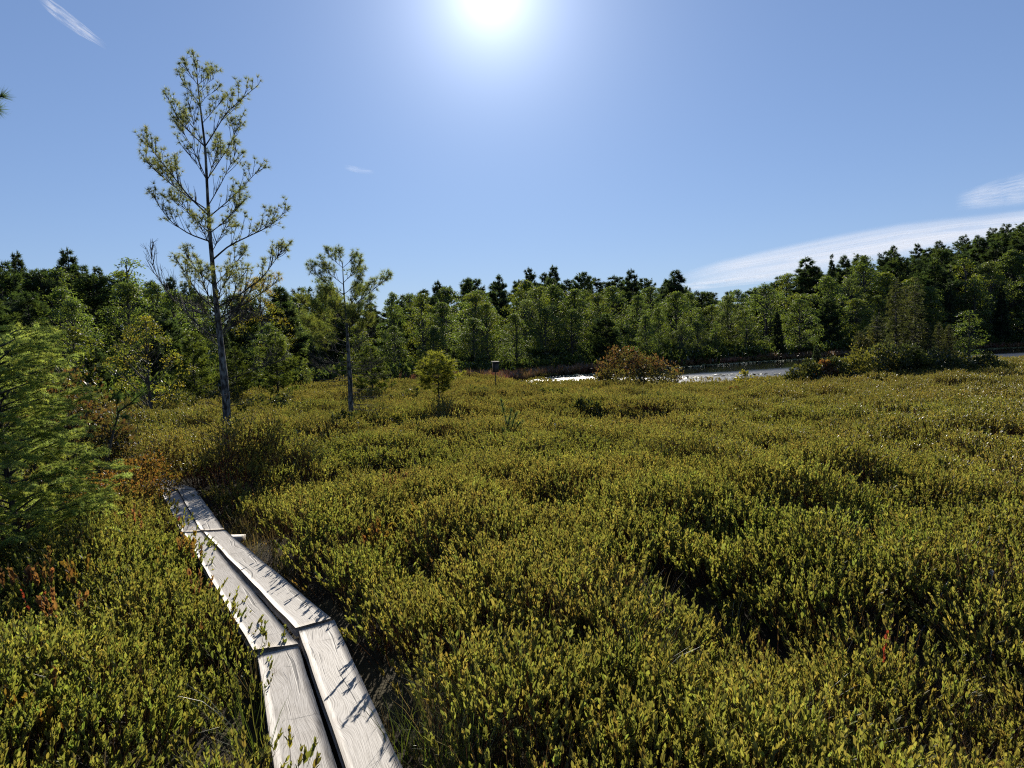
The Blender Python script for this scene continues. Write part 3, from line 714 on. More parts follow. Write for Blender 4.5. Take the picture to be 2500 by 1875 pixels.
def conifer(seed, H=8.0, cw=.22, base=.12, whorls=15, br=6, dens=9.0, tuft=.24, tw=.05, k=9, cols=((.03, .05, .022),), rise=.35, shape=1.0, ragged=.35, bare=0.0, layered=.0):
    rng = np.random.default_rng(seed); tk = MB(); cr = MB()
    tz = np.linspace(0, H * .985, 10); bend = rng.normal(0, .008 * H, 2)
    trunk = np.stack([bend[0] * np.sin(tz / H * 3), bend[1] * np.sin(tz / H * 2.5), tz], 1)
    tube(tk, trunk, np.linspace(.015 * H, .0018 * H, 10), ONE, 7)
    PP, DD, CC = [], [], []
    for w in range(whorls):
        t = base + (1 - base) * ((w + rng.uniform(-.25, .25)) / whorls)
        if t < base: t = base
        z0 = t * H
        R = cw * H * ((1 - (t - base) / (1 - base)) ** shape + .05)
        if shape < .8: R *= min(1, .35 + (t - base) / (1 - base) * 3.5)
        nb = br if t < .9 else 4
        a0 = rng.uniform(0, 6.28)
        for j in range(nb):
            z0 = t * H + rng.uniform(-.6, .6) * H * (1 - base) / whorls * (t < .93)
            a = a0 + j * 6.283 / nb + rng.normal(0, .3); L_ = R * rng.uniform(1 - ragged, 1 + ragged * .6)
            o = np.array([math.cos(a), math.sin(a), 0.0]); up = rise * rng.uniform(.5, 1.4)
            p0 = np.array([np.interp(z0, tz, trunk[:, 0]), np.interp(z0, tz, trunk[:, 1]), z0])
            p1 = p0 + o * L_ * .55 + UP * L_ * up * .35; p2 = p0 + o * L_ + UP * L_ * up
            ln = smooth_line([p0, p1, p2], 5)
            tube(tk, ln, np.linspace(.0045 * H * (L_ / (cw * H)) ** .5 + .002, .001 * H, 5), ONE, 4, False)
            if t < bare: continue
            n = max(4, int(dens * L_ / (H * .1) * 1.6))
            q = rng.uniform(.25, 1, n) ** .8
            base_p = np.stack([np.interp(q, np.linspace(0, 1, 5), ln[:, i]) for i in range(3)], 1)
            side = np.cross(o, UP); lat = rng.normal(0, .22, n) * L_ * (1.15 - q * .8)
            pos = base_p + side * lat[:, None] + UP * (np.abs(lat) * .25 + rng.normal(0, .015 * H * (1 - layered), n))[:, None]
            d = nrm(o * 1.0 + side * np.sign(lat)[:, None] * .5 + UP * (.35 + up) + rdir(rng, n) * .35)
            c = np.array(cols[rng.integers(len(cols))]) * rng.uniform(.75, 1.25)
            PP.append(pos); DD.append(d); CC.append(np.tile(c, (n, 1)))
    PP.append(np.array([[0, 0, H * .96], [0, 0, H * .98]]) + [bend[0] * .14, 0, 0]); DD.append(np.array([[0, 0, 1.0]] * 2)); CC.append(np.tile(cols[0], (2, 1)))
    P, D, C = np.concatenate(PP), np.concatenate(DD), np.concatenate(CC)
    tuft_needles(cr, P, D, rng, k, tuft, tw, C, .85)
    return tk.mesh('trunk', M_BARK), cr.mesh('crown', M_NEEDLE)

KINDS = {}
G1 = ((.070, .100, .030), (.082, .112, .034), (.074, .098, .032), (.094, .116, .032))
G2 = ((.098, .118, .024), (.108, .122, .026), (.090, .108, .024))
G3 = ((.080, .104, .046), (.092, .114, .052))
YEL = ((.115, .108, .024), (.10, .108, .024), (.135, .110, .024), (.085, .100, .024))
def reg(kind, *meshes): KINDS.setdefault(kind, []).append(meshes)
for k in range(4): reg('maple', *leafy_tree(20 + k, cols=G1, cw=.23 + .03 * (k % 2)))
for k in range(3): reg('bright_maple', *leafy_tree(30 + k, cols=G2 + G1[:1], cw=.25))
for k in range(2): reg('pale_maple', *leafy_tree(40 + k, cols=G3 + G2[:1], cw=.28, lobes=120))
for k in range(2): reg('slim_birch', *leafy_tree(50 + k, cols=G1[:2] + G2[:1], cw=.115, lobes=60, per=38, base=.2))
for k in range(2): reg('yellow_maple', *leafy_tree(55 + k, cols=YEL, cw=.27, lobes=70, per=45, base=.22))
reg('sapling', *leafy_tree(60, cols=G2, cw=.17, lobes=40, per=70, base=.05, leaf=.2)); reg('sapling', *leafy_tree(61, cols=G2, cw=.26, lobes=40, per=70, base=.05, leaf=.22))
DK = ((.026, .040, .026), (.032, .046, .028), (.030, .042, .024))
MD = ((.035, .055, .022), (.045, .062, .022), (.032, .050, .024))
for k in range(4): reg('white_pine', *conifer(70 + k, cols=DK + MD[:1], cw=.22 + .025 * k, whorls=17, br=6, rise=.3, shape=.8, ragged=.6, layered=.3, tuft=.34, tw=.06, dens=12))
for k in range(4): reg('bushy_pine', *conifer(80 + k, cols=MD + DK[:1], cw=.25, whorls=18, br=6, rise=.5, shape=.55, tuft=.32, tw=.055, ragged=.5, dens=11, base=.05))
for k in range(2): reg('dark_spruce', *conifer(90 + k, cols=DK, cw=.17, whorls=22, br=7, rise=.05, shape=1.0, tuft=.22, tw=.05, ragged=.2, base=.03, dens=12))
for k in range(2): reg('thin_spruce', *conifer(95 + k, cols=((.05, .06, .03), (.06, .065, .032)), cw=.13, whorls=24, br=6, rise=.1, shape=.5, tuft=.20, tw=.032, ragged=.4, base=.15, dens=6.5, bare=.25))
for k in range(2): reg('bog_pine', *conifer(98 + k, cols=((.06, .075, .018), (.05, .066, .02)), cw=.27, whorls=13, br=6, rise=.45, shape=.55, tuft=.34, tw=.05, ragged=.5, base=.15, dens=9, bare=.2))
NOMH = 8.0
PROTO = {}
TR = np.random.default_rng(99)
def tree(kind, px, D, ytop, label, group=None, name=None, wide=1.0, variant=None, zoff=0.0, cat='tree'):
    p = at_d(px, hor(px), D); x, y = p[0], p[1]; g = float(ground(x, y)) - .05 + zoff
    top = at_d(px, ytop, D)[2]; h = max(.5, top - g)
    return put_tree(kind, x, y, g, h, label, group, name, wide, variant, cat)
def put_tree(kind, x, y, g, h, label, group=None, name=None, wide=1.0, variant=None, cat='tree'):
    v = int(TR.integers(len(KINDS[kind]))) if variant is None else variant % len(KINDS[kind])
    s = h / NOMH; rz = TR.uniform(0, 6.283)
    nm = name or {'maple': 'maple_tree', 'bright_maple': 'maple_tree', 'pale_maple': 'maple_tree', 'slim_birch': 'birch_tree', 'yellow_maple': 'maple_tree', 'sapling': 'maple_sapling',
                  'white_pine': 'pine_tree', 'bushy_pine': 'pine_tree', 'dark_spruce': 'spruce_tree', 'thin_spruce': 'spruce_tree', 'bog_pine': 'bog_pine'}[kind]
    key = (kind, v, nm)
    if key in PROTO:
        o = copy_tree(PROTO[key], (x, y, g), label, group, rz, (s * wide, s * wide, s)); o['category'] = cat
        return o
    o = empty(nm, (x, y, g), label, cat, group, rz, (s * wide, s * wide, s))
    tk, cr = KINDS[kind][v]
    link('trunk', tk, o); link('crown', cr, o)
    PROTO[key] = o
    return o

# ------------------------------------------------------------------ trees one can pick out in the photograph: kind, column, metres, top row, width, label
PICK = [
 ('bushy_pine', 12, 40, 640, 1.0, 'dark bushy pine at the left edge of the photo, tallest behind the larch'),
 ('white_pine', 58, 60, 616, .8, 'spiky dark pine on the skyline, leftmost above the wood'),
 ('bushy_pine', 75, 36, 715, 1.25, 'broad dark green pine low at the wood edge behind the feathery larch'),
 ('maple', 150, 46, 652, 1.3, 'leafy tree with yellow-green tips left of the dark skyline pine'),
 ('white_pine', 180, 62, 608, 1.0, 'black-green pine with layered boughs standing highest on the left skyline'),
 ('bushy_pine', 250, 60, 655, .9, 'dark pine between the layered skyline pine and the slim see-through birch'),
 ('slim_birch', 322, 50, 612, 1.3, 'slim leafy tree with a see-through top left of the tall bog pine'),
 ('maple', 390, 44, 692, 1.2, 'mid-green leafy tree just left of the tall bog pine trunk'),
 ('white_pine', 425, 62, 676, .9, 'dark pine peering over the wood behind the tall pine, left of its trunk'),
 ('bushy_pine', 465, 58, 690, 1.0, 'dark pine directly behind the tall bog pine trunk'),
 ('sapling', 185, 26, 795, 1.5, 'pale yellow-green young tree behind the russet bush'),
 ('bushy_pine', 235, 27, 850, 1.3, 'low soft green pine right of the pale young tree behind the russet bush'),
 ('yellow_maple', 362, 19, 766, 1.12, 'yellow-turning young maple in the bog left of the tall pine'),
 ('bog_pine', 470, 25, 812, 1.1, 'clumpy green bog pine close left of the tall pine trunk'),
 ('bog_pine', 572, 24, 848, 1.2, 'clumpy green bog pine close right of the tall pine trunk'),
 ('bog_pine', 675, 25, 812, 1.2, 'flat-topped stunted pine between the tall pine and the second pine'),
 ('sapling', 745, 31, 874, .9, 'narrow bright green sapling against the dark wood left of the second pine'),
 ('white_pine', 690, 43, 700, 1.3, 'broad layered pine in shade between the two bog pines'),
 ('yellow_maple', 640, 38, 672, .9, 'amber-topped leafy tree just right of the tall pine crown'),
 ('maple', 810, 43, 700, 1.3, 'leafy tree behind the crown of the second bog pine'),
 ('bog_pine', 905, 23, 846, 1.25, 'low bright yellow-green pine right of the second pine trunk'),
 ('maple', 962, 46, 712, .8, 'narrow dark leafy tree right of the second bog pine'),
 ('slim_birch', 1003, 52, 704, 1.2, 'slim leafy tree with a ragged top on the low skyline'),
 ('bright_maple', 1035, 44, 716, 1.1, 'yellow-green leafy tree above the small round bog pine'),
 ('white_pine', 1073, 66, 686, .8, 'lone small pine poking above the lowest skyline'),
 ('bright_maple', 1165, 50, 712, 1.15, 'bright leafy crown above the nest box on its pole'),
 ('white_pine', 1150, 68, 680, 1.0, 'dark paired pine on the skyline left of the nest box'),
 ('white_pine', 1225, 68, 670, .9, 'dark pointed pine on the skyline above the nest box'),
 ('bright_maple', 1285, 58, 680, 1.3, 'rounded sunlit crown just under the skyline near the photo centre'),
 ('white_pine', 1298, 70, 655, .9, 'spiry pine top rising behind the rounded sunlit crown'),
 ('slim_birch', 1235, 47, 820, 1.9, 'pale small tree at the foot of the wood beside the nest box'),
 ('white_pine', 1355, 72, 650, 1.0, 'tallest dark pine at the centre of the far skyline'),
 ('maple', 1352, 54, 695, 1.3, 'large green leafy tree at the shore left of the russet pond bush'),
 ('bushy_pine', 1425, 72, 664, .9, 'dark skyline pine right of the tallest central pine'),
 ('bright_maple', 1462, 56, 713, 1.15, 'yellow-topped maple straight above the russet pond bush'),
 ('maple', 1560, 57, 718, 1.1, 'rounded green maple at the shore right of the yellow-topped maple'),
 ('white_pine', 1545, 76, 658, .9, 'open-topped skyline pine above the rounded green maple'),
 ('maple', 1608, 57, 750, 1.0, 'small leafy tree leaning over dark shade at the pond'),
 ('white_pine', 1652, 80, 660, 1.25, 'lone dark pine with wide flat boughs standing clear where the clouds begin'),
 ('pale_maple', 1665, 55, 788, 1.0, 'pale rounded small tree at the pond edge, left one of a close pair'),
 ('pale_maple', 1702, 56, 784, 1.1, 'pale rounded small tree at the pond edge, right one of a close pair'),
 ('pale_maple', 1780, 64, 720, 1.2, 'grey-green leafy tree at the far shore under the dip in the skyline'),
 ('maple', 1868, 66, 690, 1.4, 'wide green leafy tree on the slope left of the broad hill pine'),
 ('bright_maple', 1925, 78, 668, 1.3, 'olive crown on the shoulder of the hill'),
 ('white_pine', 1968, 84, 628, 1.35, 'broad grey-green pine topping the shoulder of the hill'),
 ('dark_spruce', 2032, 88, 620, .9, 'narrow black-green conifer on the hill right of the broad pine'),
 ('white_pine', 2062, 88, 624, .9, 'dark conifer second right of the broad hill pine'),
 ('bushy_pine', 1965, 73, 768, 1.0, 'blue-green young pine at the far shore beyond the thicket tip'),
 ('sapling', 1930, 72, 813, 1.8, 'bright round bush at the far water edge left of the thicket'),
 ('pale_maple', 2072, 77, 680, 1.15, 'silvery green maple on the far shore left of the thicket spruces'),
 ('yellow_maple', 2118, 80, 700, 1.0, 'yellowing orange-tipped tree left of the thicket spruces'),
 ('sapling', 2010, 74, 780, 1.3, 'yellow-lit young tree on the far shore behind the thicket left end'),
 ('white_pine', 2182, 118, 600, 1.0, 'open-crowned pine on the right ridge, first of the ridge above the spruces'),
 ('white_pine', 2242, 120, 594, 1.0, 'plume-topped pine on the right ridge above the thicket spruces'),
 ('bushy_pine', 2292, 122, 590, 1.2, 'round-headed dark pine midway along the right ridge'),
 ('bushy_pine', 2350, 124, 577, 1.1, 'dark pine stepping up the right ridge above the pale broad maple'),
 ('white_pine', 2385, 124, 574, .9, 'gappy pine on the right ridge with sky showing through'),
 ('bushy_pine', 2425, 128, 558, 1.2, 'tall dense dark pine near the right end of the ridge'),
 ('bushy_pine', 2458, 128, 548, 1.2, 'dense dark pine second from the right edge on the ridge'),
 ('white_pine', 2497, 128, 542, 1.1, 'dark pine cut by the right edge of the photo on the ridge'),
 ('pale_maple', 2375, 98, 690, 1.35, 'broad pale maple on the far shore right of the thicket'),
 ('pale_maple', 2430, 102, 694, 1.2, 'pale leafy maple at the far shore near the right edge'),
 ('pale_maple', 2310, 100, 700, 1.2, 'pale leafy tree on the far shore behind the right spruces'),
 ('bright_maple', 2495, 104, 735, 1.1, 'bright leafy tree cut by the right edge above the water'),
]
for kind, px, D, yt, w, lab in PICK: tree(kind, px, D, yt, lab, wide=w)
# three thin spruces and lower ones in the thicket by the pond
for kind, px, D, yt, w, lab in (
 ('thin_spruce', 2188, 30, 680, 1.1, 'tall thin grey-green spruce in the thicket, left of the tall pair'),
 ('thin_spruce', 2238, 30, 678, 1.15, 'tall thin grey-green spruce in the thicket, right of the tall pair'),
 ('thin_spruce', 2212, 32, 700, 1.2, 'thin spruce standing between the tall pair in the thicket'),
 ('thin_spruce', 2142, 29, 770, 2.0, 'mid-height spruce on the left side of the thicket pair'),
 ('thin_spruce', 2100, 29, 806, 1.7, 'short spruce rising at the left of the thicket'),
 ('thin_spruce', 2262, 30, 792, 1.6, 'short spruce at the right foot of the tall thicket pair'),
 ('thin_spruce', 2292, 31, 786, 1.2, 'slender spruce with a bare foot right of the tall thicket pair'),
 ('thin_spruce', 2316, 31, 792, 1.4, 'slender spruce second right of the tall thicket pair'),
 ('slim_birch', 2366, 30, 748, 1.6, 'leaning leafy tree at the right end of the thicket'),
 ('dark_spruce', 1992, 27, 842, 1.5, 'little dark spruce at the left tip of the thicket'),
 ('bog_pine', 2225, 27.5, 846, 2.2, 'flat spreading young spruce in the middle of the thicket'),
): tree(kind, px, D, yt, lab, wide=w)
# small spruces at the foot of the wood
for px, D, yt, w in ((1062, 42, 884, 'leftmost of the row'), (1085, 42, 862, 'second of the row from the left'), (1108, 43, 850, 'third of the row from the left'), (1128, 43, 868, 'fourth of the row from the left'), (1152, 44, 858, 'fifth of the row from the left'),
                     (1178, 45, 842, 'close left of the nest box'), (1272, 46, 846, 'first right of the nest box'), (1300, 47, 872, 'second right of the nest box'), (1398, 50, 880, 'left above the pond bush'), (1440, 50, 876, 'just above the pond bush')):
    tree('dark_spruce', px, D, yt, 'small dark spruce at the wood foot, ' + w, 'small spruces at the foot of the wood', wide=1.3)

# the rest of the wood: row after row up the slope
ZONES = [(-1e9, 150, 'behind the larch'), (150, 330, 'behind the dark russet bush'), (330, 480, 'behind the yellow maple'), (480, 640, 'right behind the tall pine'), (640, 790, 'between the bog pines'),
         (790, 960, 'right of the second pine'), (960, 1130, 'behind the round bright pine'), (1130, 1300, 'behind the nest box'), (1300, 1440, 'left of the pond bush'), (1440, 1600, 'straight behind the pond bush'),
         (1600, 1760, 'below the lone flat-boughed pine'), (1760, 1920, 'left of the hill pine'), (1920, 2060, 'below the hill pine'), (2060, 2180, 'left of the thicket spruces'), (2180, 2300, 'behind the thicket spruces'),
         (2300, 2420, 'right of the thicket spruces'), (2420, 1e9, 'near the right edge')]
ROWS = [(1.5, 2.2, ('maple', 'bright_maple', 'maple', 'bright_maple', 'bushy_pine', 'maple', 'slim_birch', 'dark_spruce'), .62, 'in the front row'),
        (6.5, 2.6, ('maple', 'bright_maple', 'maple', 'bushy_pine', 'pale_maple', 'maple'), .80, 'in the second row'),
        (14, 2.8, ('maple', 'white_pine', 'bushy_pine', 'maple'), .88, 'deep in the wood'),
        (25, 3.2, ('white_pine', 'bushy_pine', 'maple', 'white_pine'), .95, 'high on the wooded slope'),
        (38, 2.7, ('white_pine', 'bushy_pine', 'white_pine'), 1.0, 'along the skyline')]
WORDS = {'maple': 'green leafy maple', 'bright_maple': 'bright green maple', 'pale_maple': 'pale green maple', 'slim_birch': 'slim leafy birch', 'white_pine': 'dark open pine', 'bushy_pine': 'bushy green pine', 'dark_spruce': 'dark pointed spruce'}
FILL = []
picked = [(at_d(p[1], hor(p[1]), p[2])[:2]) for p in PICK]
for dd, sp, kinds, frac, where in ROWS:
    a = _az(-230)
    while a < _az(2730):
        r = float(wood_r(a)) + dd + TR.uniform(-2.0, 2.0)
        x, y = r * math.sin(a), r * math.cos(a)
        a += sp * TR.uniform(.75, 1.3) / r
        if min(np.hypot(x - q[0], y - q[1]) for q in picked) < 1.6: continue
        g = float(ground(x, y)) - .05
        ztop = EYE + float(sky_t(math.atan2(x, y))) * r
        h = (ztop - g) * frac if dd < 30 else ztop - g
        h = np.clip(h * TR.uniform(.9, 1.1) - (.15 if dd > 30 else 0), 2.2, 12)
        kind = kinds[TR.integers(len(kinds))]
        if x < -8 and kind in ('bright_maple', 'pale_maple') : kind = 'bushy_pine'
        px = PW / 2 + F * x / y
        zn = next(z for lo, hi, z in ZONES if lo <= px < hi)
        FILL.append((a, '%s %s, %s' % (WORDS[kind], where, zn), put_tree(kind, x, y, g, h, 'tree of the wood by the bog', 'trees of the wood round the bog', wide=TR.uniform(1.05, 1.55) if kind != 'dark_spruce' else 1.0)))
for lab in sorted({f[1] for f in FILL}):
    same = sorted((f for f in FILL if f[1] == lab), key=lambda f: f[0]); n = len(same)
    names = {1: [''], 2: [', left one', ', right one'], 3: [', left one', ', middle one', ', right one']}.get(n, [', %s from the left' % w for w in ('first', 'second', 'third', 'fourth', 'fifth', 'sixth', 'seventh', 'eighth')])
    for f, w in zip(same, names): f[2]['label'] = lab + w
# undergrowth on the wood's floor
ug_src = [clump_mesh(330 + k, 40, 13, .6, .6, .13, .075, T_CARD, [(.04, .06, .018), (.03, .045, .016), (.05, .065, .02)], stem_r=0, name='undergrowth_clump') for k in range(4)]
rng = np.random.default_rng(71); n = 5200
a = rng.uniform(_az(-500), _az(2900), n); r = wood_r(a) + .2 + 46 * rng.uniform(0, 1, n) ** 1.6
x, y = r * np.sin(a), r * np.cos(a); sc = rng.uniform(.8, 2.3, (n, 1)) * (1 + .3 * (r > 50))[:, None]
scatter('undergrowth', ug_src, np.stack([x, y, ground(x, y)], 1), np.stack([rng.normal(0, .1, n), rng.normal(0, .1, n), rng.uniform(0, 6.28, n)], 1), np.repeat(sc, 3, 1) * [1, 1, .9],
        rng.integers(0, 4, n), np.ones((n, 3)) * rng.uniform(.6, 1.2, (n, 1)), 'dark undergrowth on the floor of the wood')

# ------------------------------------------------------------------ the bog pines, branch by branch
def mapA(x, y): return 330 + x * .3014, 120 + y * .3014
def mapB(x, y): return 300 + x * .2652, 560 + y * .2652
def mapC(x, y): return 460 + x * .229, 640 + y * .229
class Pine:
    def __init__(s, name, D, trunk, radii, label, cat, seed, bark):
        s.rng = np.random.default_rng(seed); s.D = D
        pts = np.array([at_d(px, py, D) for px, py in trunk]); pts[0, 2] = ground(pts[0, 0], pts[0, 1]) - .1
        s.base = pts[0] * [1, 1, 1] + [0, 0, .1]
        s.trunk = smooth_line(pts, 26) - s.base
        z0, z1 = s.trunk[0, 2], s.trunk[-1, 2]
        s.root = empty(name, s.base, label, cat)
        mb = MB(); rr = np.interp(np.linspace(0, 1, 26), np.linspace(0, 1, len(radii)), radii); rr[0] *= 1.25
        rr = rr * (1 + .05 * s.rng.normal(size=26)); tube(mb, s.trunk, rr, ONE, 10)
        link('trunk', mb.mesh('trunk', bark, True), s.root)
    def on_trunk(s, z): return np.array([np.interp(z, s.trunk[:, 2], s.trunk[:, 0]), np.interp(z, s.trunk[:, 2], s.trunk[:, 1]), z])
    def branch(s, pix, dep, r0=.012, live=.6, cols=((.10, .095, .026), (.085, .085, .026)), dead=False, twigs=1.0, tl=.072):
        rng = s.rng; n = len(pix)
        pts = np.array([at_d(px, py, s.D + dep * k / (n - 1)) for k, (px, py) in enumerate(pix)]) - s.base
        pts[0] = s.on_trunk(pts[0, 2])
        ln = smooth_line(pts, 14); Lb = np.linalg.norm(np.diff(ln, axis=0), axis=1).sum()
        r0 *= .75; bm = MB(); nm = MB(); tube(bm, ln, np.linspace(r0, r0 * .25, 14), ONE, 6)
        P, Dd, C = [], [], []
        tang = nrm(np.gradient(ln, axis=0)); u = np.linspace(0, 1, 14)
        k = int(max(7, Lb * 22) * twigs)
        for i in range(k):
            t = rng.uniform(.16, .99); p = np.array([np.interp(t, u, ln[:, j]) for j in range(3)]); tg = nrm(np.array([np.interp(t, u, tang[:, j]) for j in range(3)]))
            side = nrm(np.cross(tg, rng.normal(size=3)))
            d = nrm(tg * .75 + side * .55 + UP * rng.uniform(.3, .8))
            L_ = (.12 + .26 * Lb * (1 - t) ** .7 * min(1, t * 2.2)) * rng.uniform(.6, 1.25)
            e1 = p + d * L_ * .5 + rng.normal(0, .012, 3); e2 = e1 + nrm(d + UP * .25) * L_ * .5
            tw = smooth_line([p, e1, e2], 5); tube(bm, tw, np.linspace(.0042, .002, 5), ONE, 4, False)
            if dead:
                for _ in range(3):
                    q = tw[rng.integers(2, 5)]; f = nrm(d + rng.normal(0, .5, 3)); tube(bm, np.array([q, q + f * .05, q + f * .09]), [.0022, .0018, .0012], ONE, 3, False)
                continue
            nt_ = int(1 + 5 * L_ / .35 * rng.uniform(.5, 1.2))
            if t < 1 - live: nt_ = int(nt_ * .3)
            for m_ in range(nt_):
                q = .35 + .65 * (m_ + 1) / nt_; pt = np.array([np.interp(q, np.linspace(0, 1, 5), tw[:, j]) for j in range(3)])
                dd = nrm(tw[-1] - tw[0] + rng.normal(0, .12, 3))
                if m_ < nt_ - 1 and rng.uniform() < .8:
                    ex = nrm(dd + rdir(rng, 1)[0] * .7 + UP * .2) * rng.uniform(.04, .10); tube(bm, np.array([pt, pt + ex * .6, pt + ex]), [.0025, .002, .0016], ONE, 3, False); pt = pt + ex; dd = nrm(ex)
                P.append(pt); Dd.append(dd); C.append(cols[rng.integers(len(cols))])
        bo = link('branch', bm.mesh('branch', M_BARK), s.root)
        if P:
            tuft_needles(nm, np.array(P), np.array(Dd), rng, 26, tl, .0047, np.array(C) * [1.6, 1.75, 2.3], 1.05)
            link('needles', nm.mesh('needles', M_NEEDLE), bo)
    def twigs(s, z0, z1, n, Lr, rise=.1):
        """bare dead twigs along the lower trunk"""
        rng = s.rng; mb = MB()
        for _ in range(n):
            z = rng.uniform(z0, z1); p = s.on_trunk(z); a = rng.uniform(0, 6.28); o = np.array([math.cos(a), math.sin(a), 0]); L_ = rng.uniform(*Lr)
            ln = smooth_line([p, p + o * L_ * .5 + UP * L_ * rise * rng.uniform(-.5, 1.5), p + o * L_ + UP * L_ * rise * rng.uniform(-.5, 2)], 7); tube(mb, ln, np.linspace(.006, .0015, 7), ONE, 4, False)
            for _ in range(int(9 * L_ / .5)):
                q = ln[rng.integers(2, 7)]; f = nrm(o + rdir(rng, 1)[0] * .9); l2 = rng.uniform(.08, .3) * L_; tube(mb, np.array([q, q + f * l2 * .6, q + f * l2 + UP * .02]), [.0025, .002, .001], ONE, 3, False)
        link('dead_twigs', mb.mesh('dead_twigs', M_BARK), s.root)

tp = Pine('tall_pine', 10.3, [(556, 1150), (553, 1080), (555, 1000), (548, 929), (539, 838), (531, 772), (525, 709), (519, 648), (512, 572), (507, 482), (504, 430), (502, 358), (494, 301), (488, 262), (484, 207), (480, 180)],
          [.066, .062, .058, .05, .042, .036, .03, .026, .021, .017, .012, .006], 'tall thin open pine with upswept branches standing beside the far end of the boardwalk', 'tree', 7, M_LICHEN)
SAGE = ((.080, .082, .034), (.070, .074, .034), (.090, .085, .030)); GOLD = ((.092, .090, .032), (.080, .082, .032), (.100, .092, .030)); AMB = ((.15, .10, .034), (.11, .09, .03), (.10, .09, .03))
for pts, dep, cols, r0, lv in (
 ([(512, 290), (440, 200), (370, 80)], .1, SAGE, .006, .9), ([(512, 290), (500, 180), (470, 90)], -.1, SAGE, .006, .95), ([(512, 290), (570, 240), (622, 165)], .2, SAGE, .006, .9), ([(520, 350), (590, 270), (640, 240)], -.2, SAGE, .005, .9),
 ([(525, 450), (440, 340), (365, 230)], -.3, SAGE, .007, .85), ([(525, 450), (570, 390), (650, 335)], .25, SAGE, .006, .8), ([(545, 600), (600, 540), (690, 430)], .5, SAGE, .007, .7),
 ([(570, 790), (630, 690), (740, 510), (870, 400), (960, 320)], -.2, SAGE, .012, .75), ([(565, 790), (450, 680), (340, 560), (268, 400)], .2, SAGE, .011, .72), ([(565, 800), (480, 640), (440, 450)], -.6, SAGE, .008, .6),
 ([(575, 1060), (490, 850), (400, 690), (345, 600)], .3, SAGE, .010, .6), ([(590, 1060), (680, 910), (790, 740), (855, 550)], .2, SAGE, .011, .72), ([(575, 1060), (480, 900), (365, 765)], -.5, SAGE, .007, .4),
 ([(585, 1080), (640, 900), (680, 750)], .7, SAGE, .008, .7), ([(600, 1270), (690, 1100), (760, 960), (835, 800)], -.3, GOLD, .010, .65), ([(605, 1360), (730, 1250), (870, 1120), (1015, 960)], .25, SAGE, .013, .65),
 ([(575, 1350), (440, 1200), (330, 1060), (180, 870), (50, 680)], -.25, GOLD, .017, .75), ([(575, 1310), (350, 1140), (200, 1020), (50, 860)], .3, GOLD, .013, .72), ([(590, 1490), (450, 1350), (310, 1180)], .5, GOLD, .010, .6),
 ([(615, 1490), (720, 1400), (890, 1220)], -.5, SAGE, .010, .6), ([(600, 1560), (440, 1500), (290, 1400), (170, 1240), (150, 1160)], -.3, SAGE, .015, .62),
 ([(625, 1710), (760, 1590), (910, 1520), (1100, 1430), (1220, 1310)], -.2, GOLD, .017, .75), ([(610, 1600), (560, 1500), (520, 1400)], -.9, GOLD, .009, .6), ([(612, 1650), (700, 1500), (760, 1420)], .8, GOLD, .009, .6)):
    tp.branch([mapA(*p) for p in pts], dep, r0, lv, cols)
for pts, dep, cols, r0, lv, dead in (
 ([(850, 520), (700, 390), (580, 250)], -.4, GOLD, .011, .65, False), ([(835, 760), (690, 590), (600, 440), (510, 300)], .25, GOLD, .015, .55, False), ([(870, 520), (980, 370), (1120, 220)], .5, GOLD, .011, .6, False),
 ([(860, 720), (1080, 600), (1290, 440), (1470, 190)], -.2, GOLD, .015, .62, False), ([(870, 830), (1080, 710), (1290, 580), (1410, 490)], .3, AMB, .014, .55, False), ([(880, 900), (1060, 720), (1200, 540)], .8, AMB, .012, .45, False),
 ([(880, 860), (1000, 640), (1100, 420)], -.7, GOLD, .011, .5, False), ([(870, 700), (900, 560), (980, 440)], -1.0, GOLD, .010, .5, False), ([(860, 740), (760, 560), (720, 420)], -.9, GOLD, .010, .45, False),
 ([(850, 1020), (740, 930), (550, 740), (380, 540), (250, 290), (270, 150)], -.2, GOLD, .011, 0, True), ([(890, 1010), (1010, 890), (1220, 800)], .3, GOLD, .011, 0, True), ([(900, 990), (1000, 780), (1130, 620)], -.3, GOLD, .010, 0, True),
 ([(850, 1090), (780, 1000), (640, 880)], .4, GOLD, .008, 0, True), ([(835, 800), (620, 750), (480, 650)], .5, GOLD, .010, 0, True), ([(890, 1040), (960, 860), (1060, 780)], .8, GOLD, .009, 0, True), ([(885, 950), (1100, 830), (1280, 760)], .6, GOLD, .010, 0, True),
 ([(945, 1390), (1150, 1320), (1490, 1190)], .2, GOLD, .010, 0, True), ([(880, 930), (760, 760), (660, 700)], -.6, GOLD, .009, 0, True)):
    tp.branch([mapB(*p) for p in pts], dep, r0, lv, cols, dead, 1.25)
tp.twigs(.5, 1.25, 9, (.35, .75), .25)

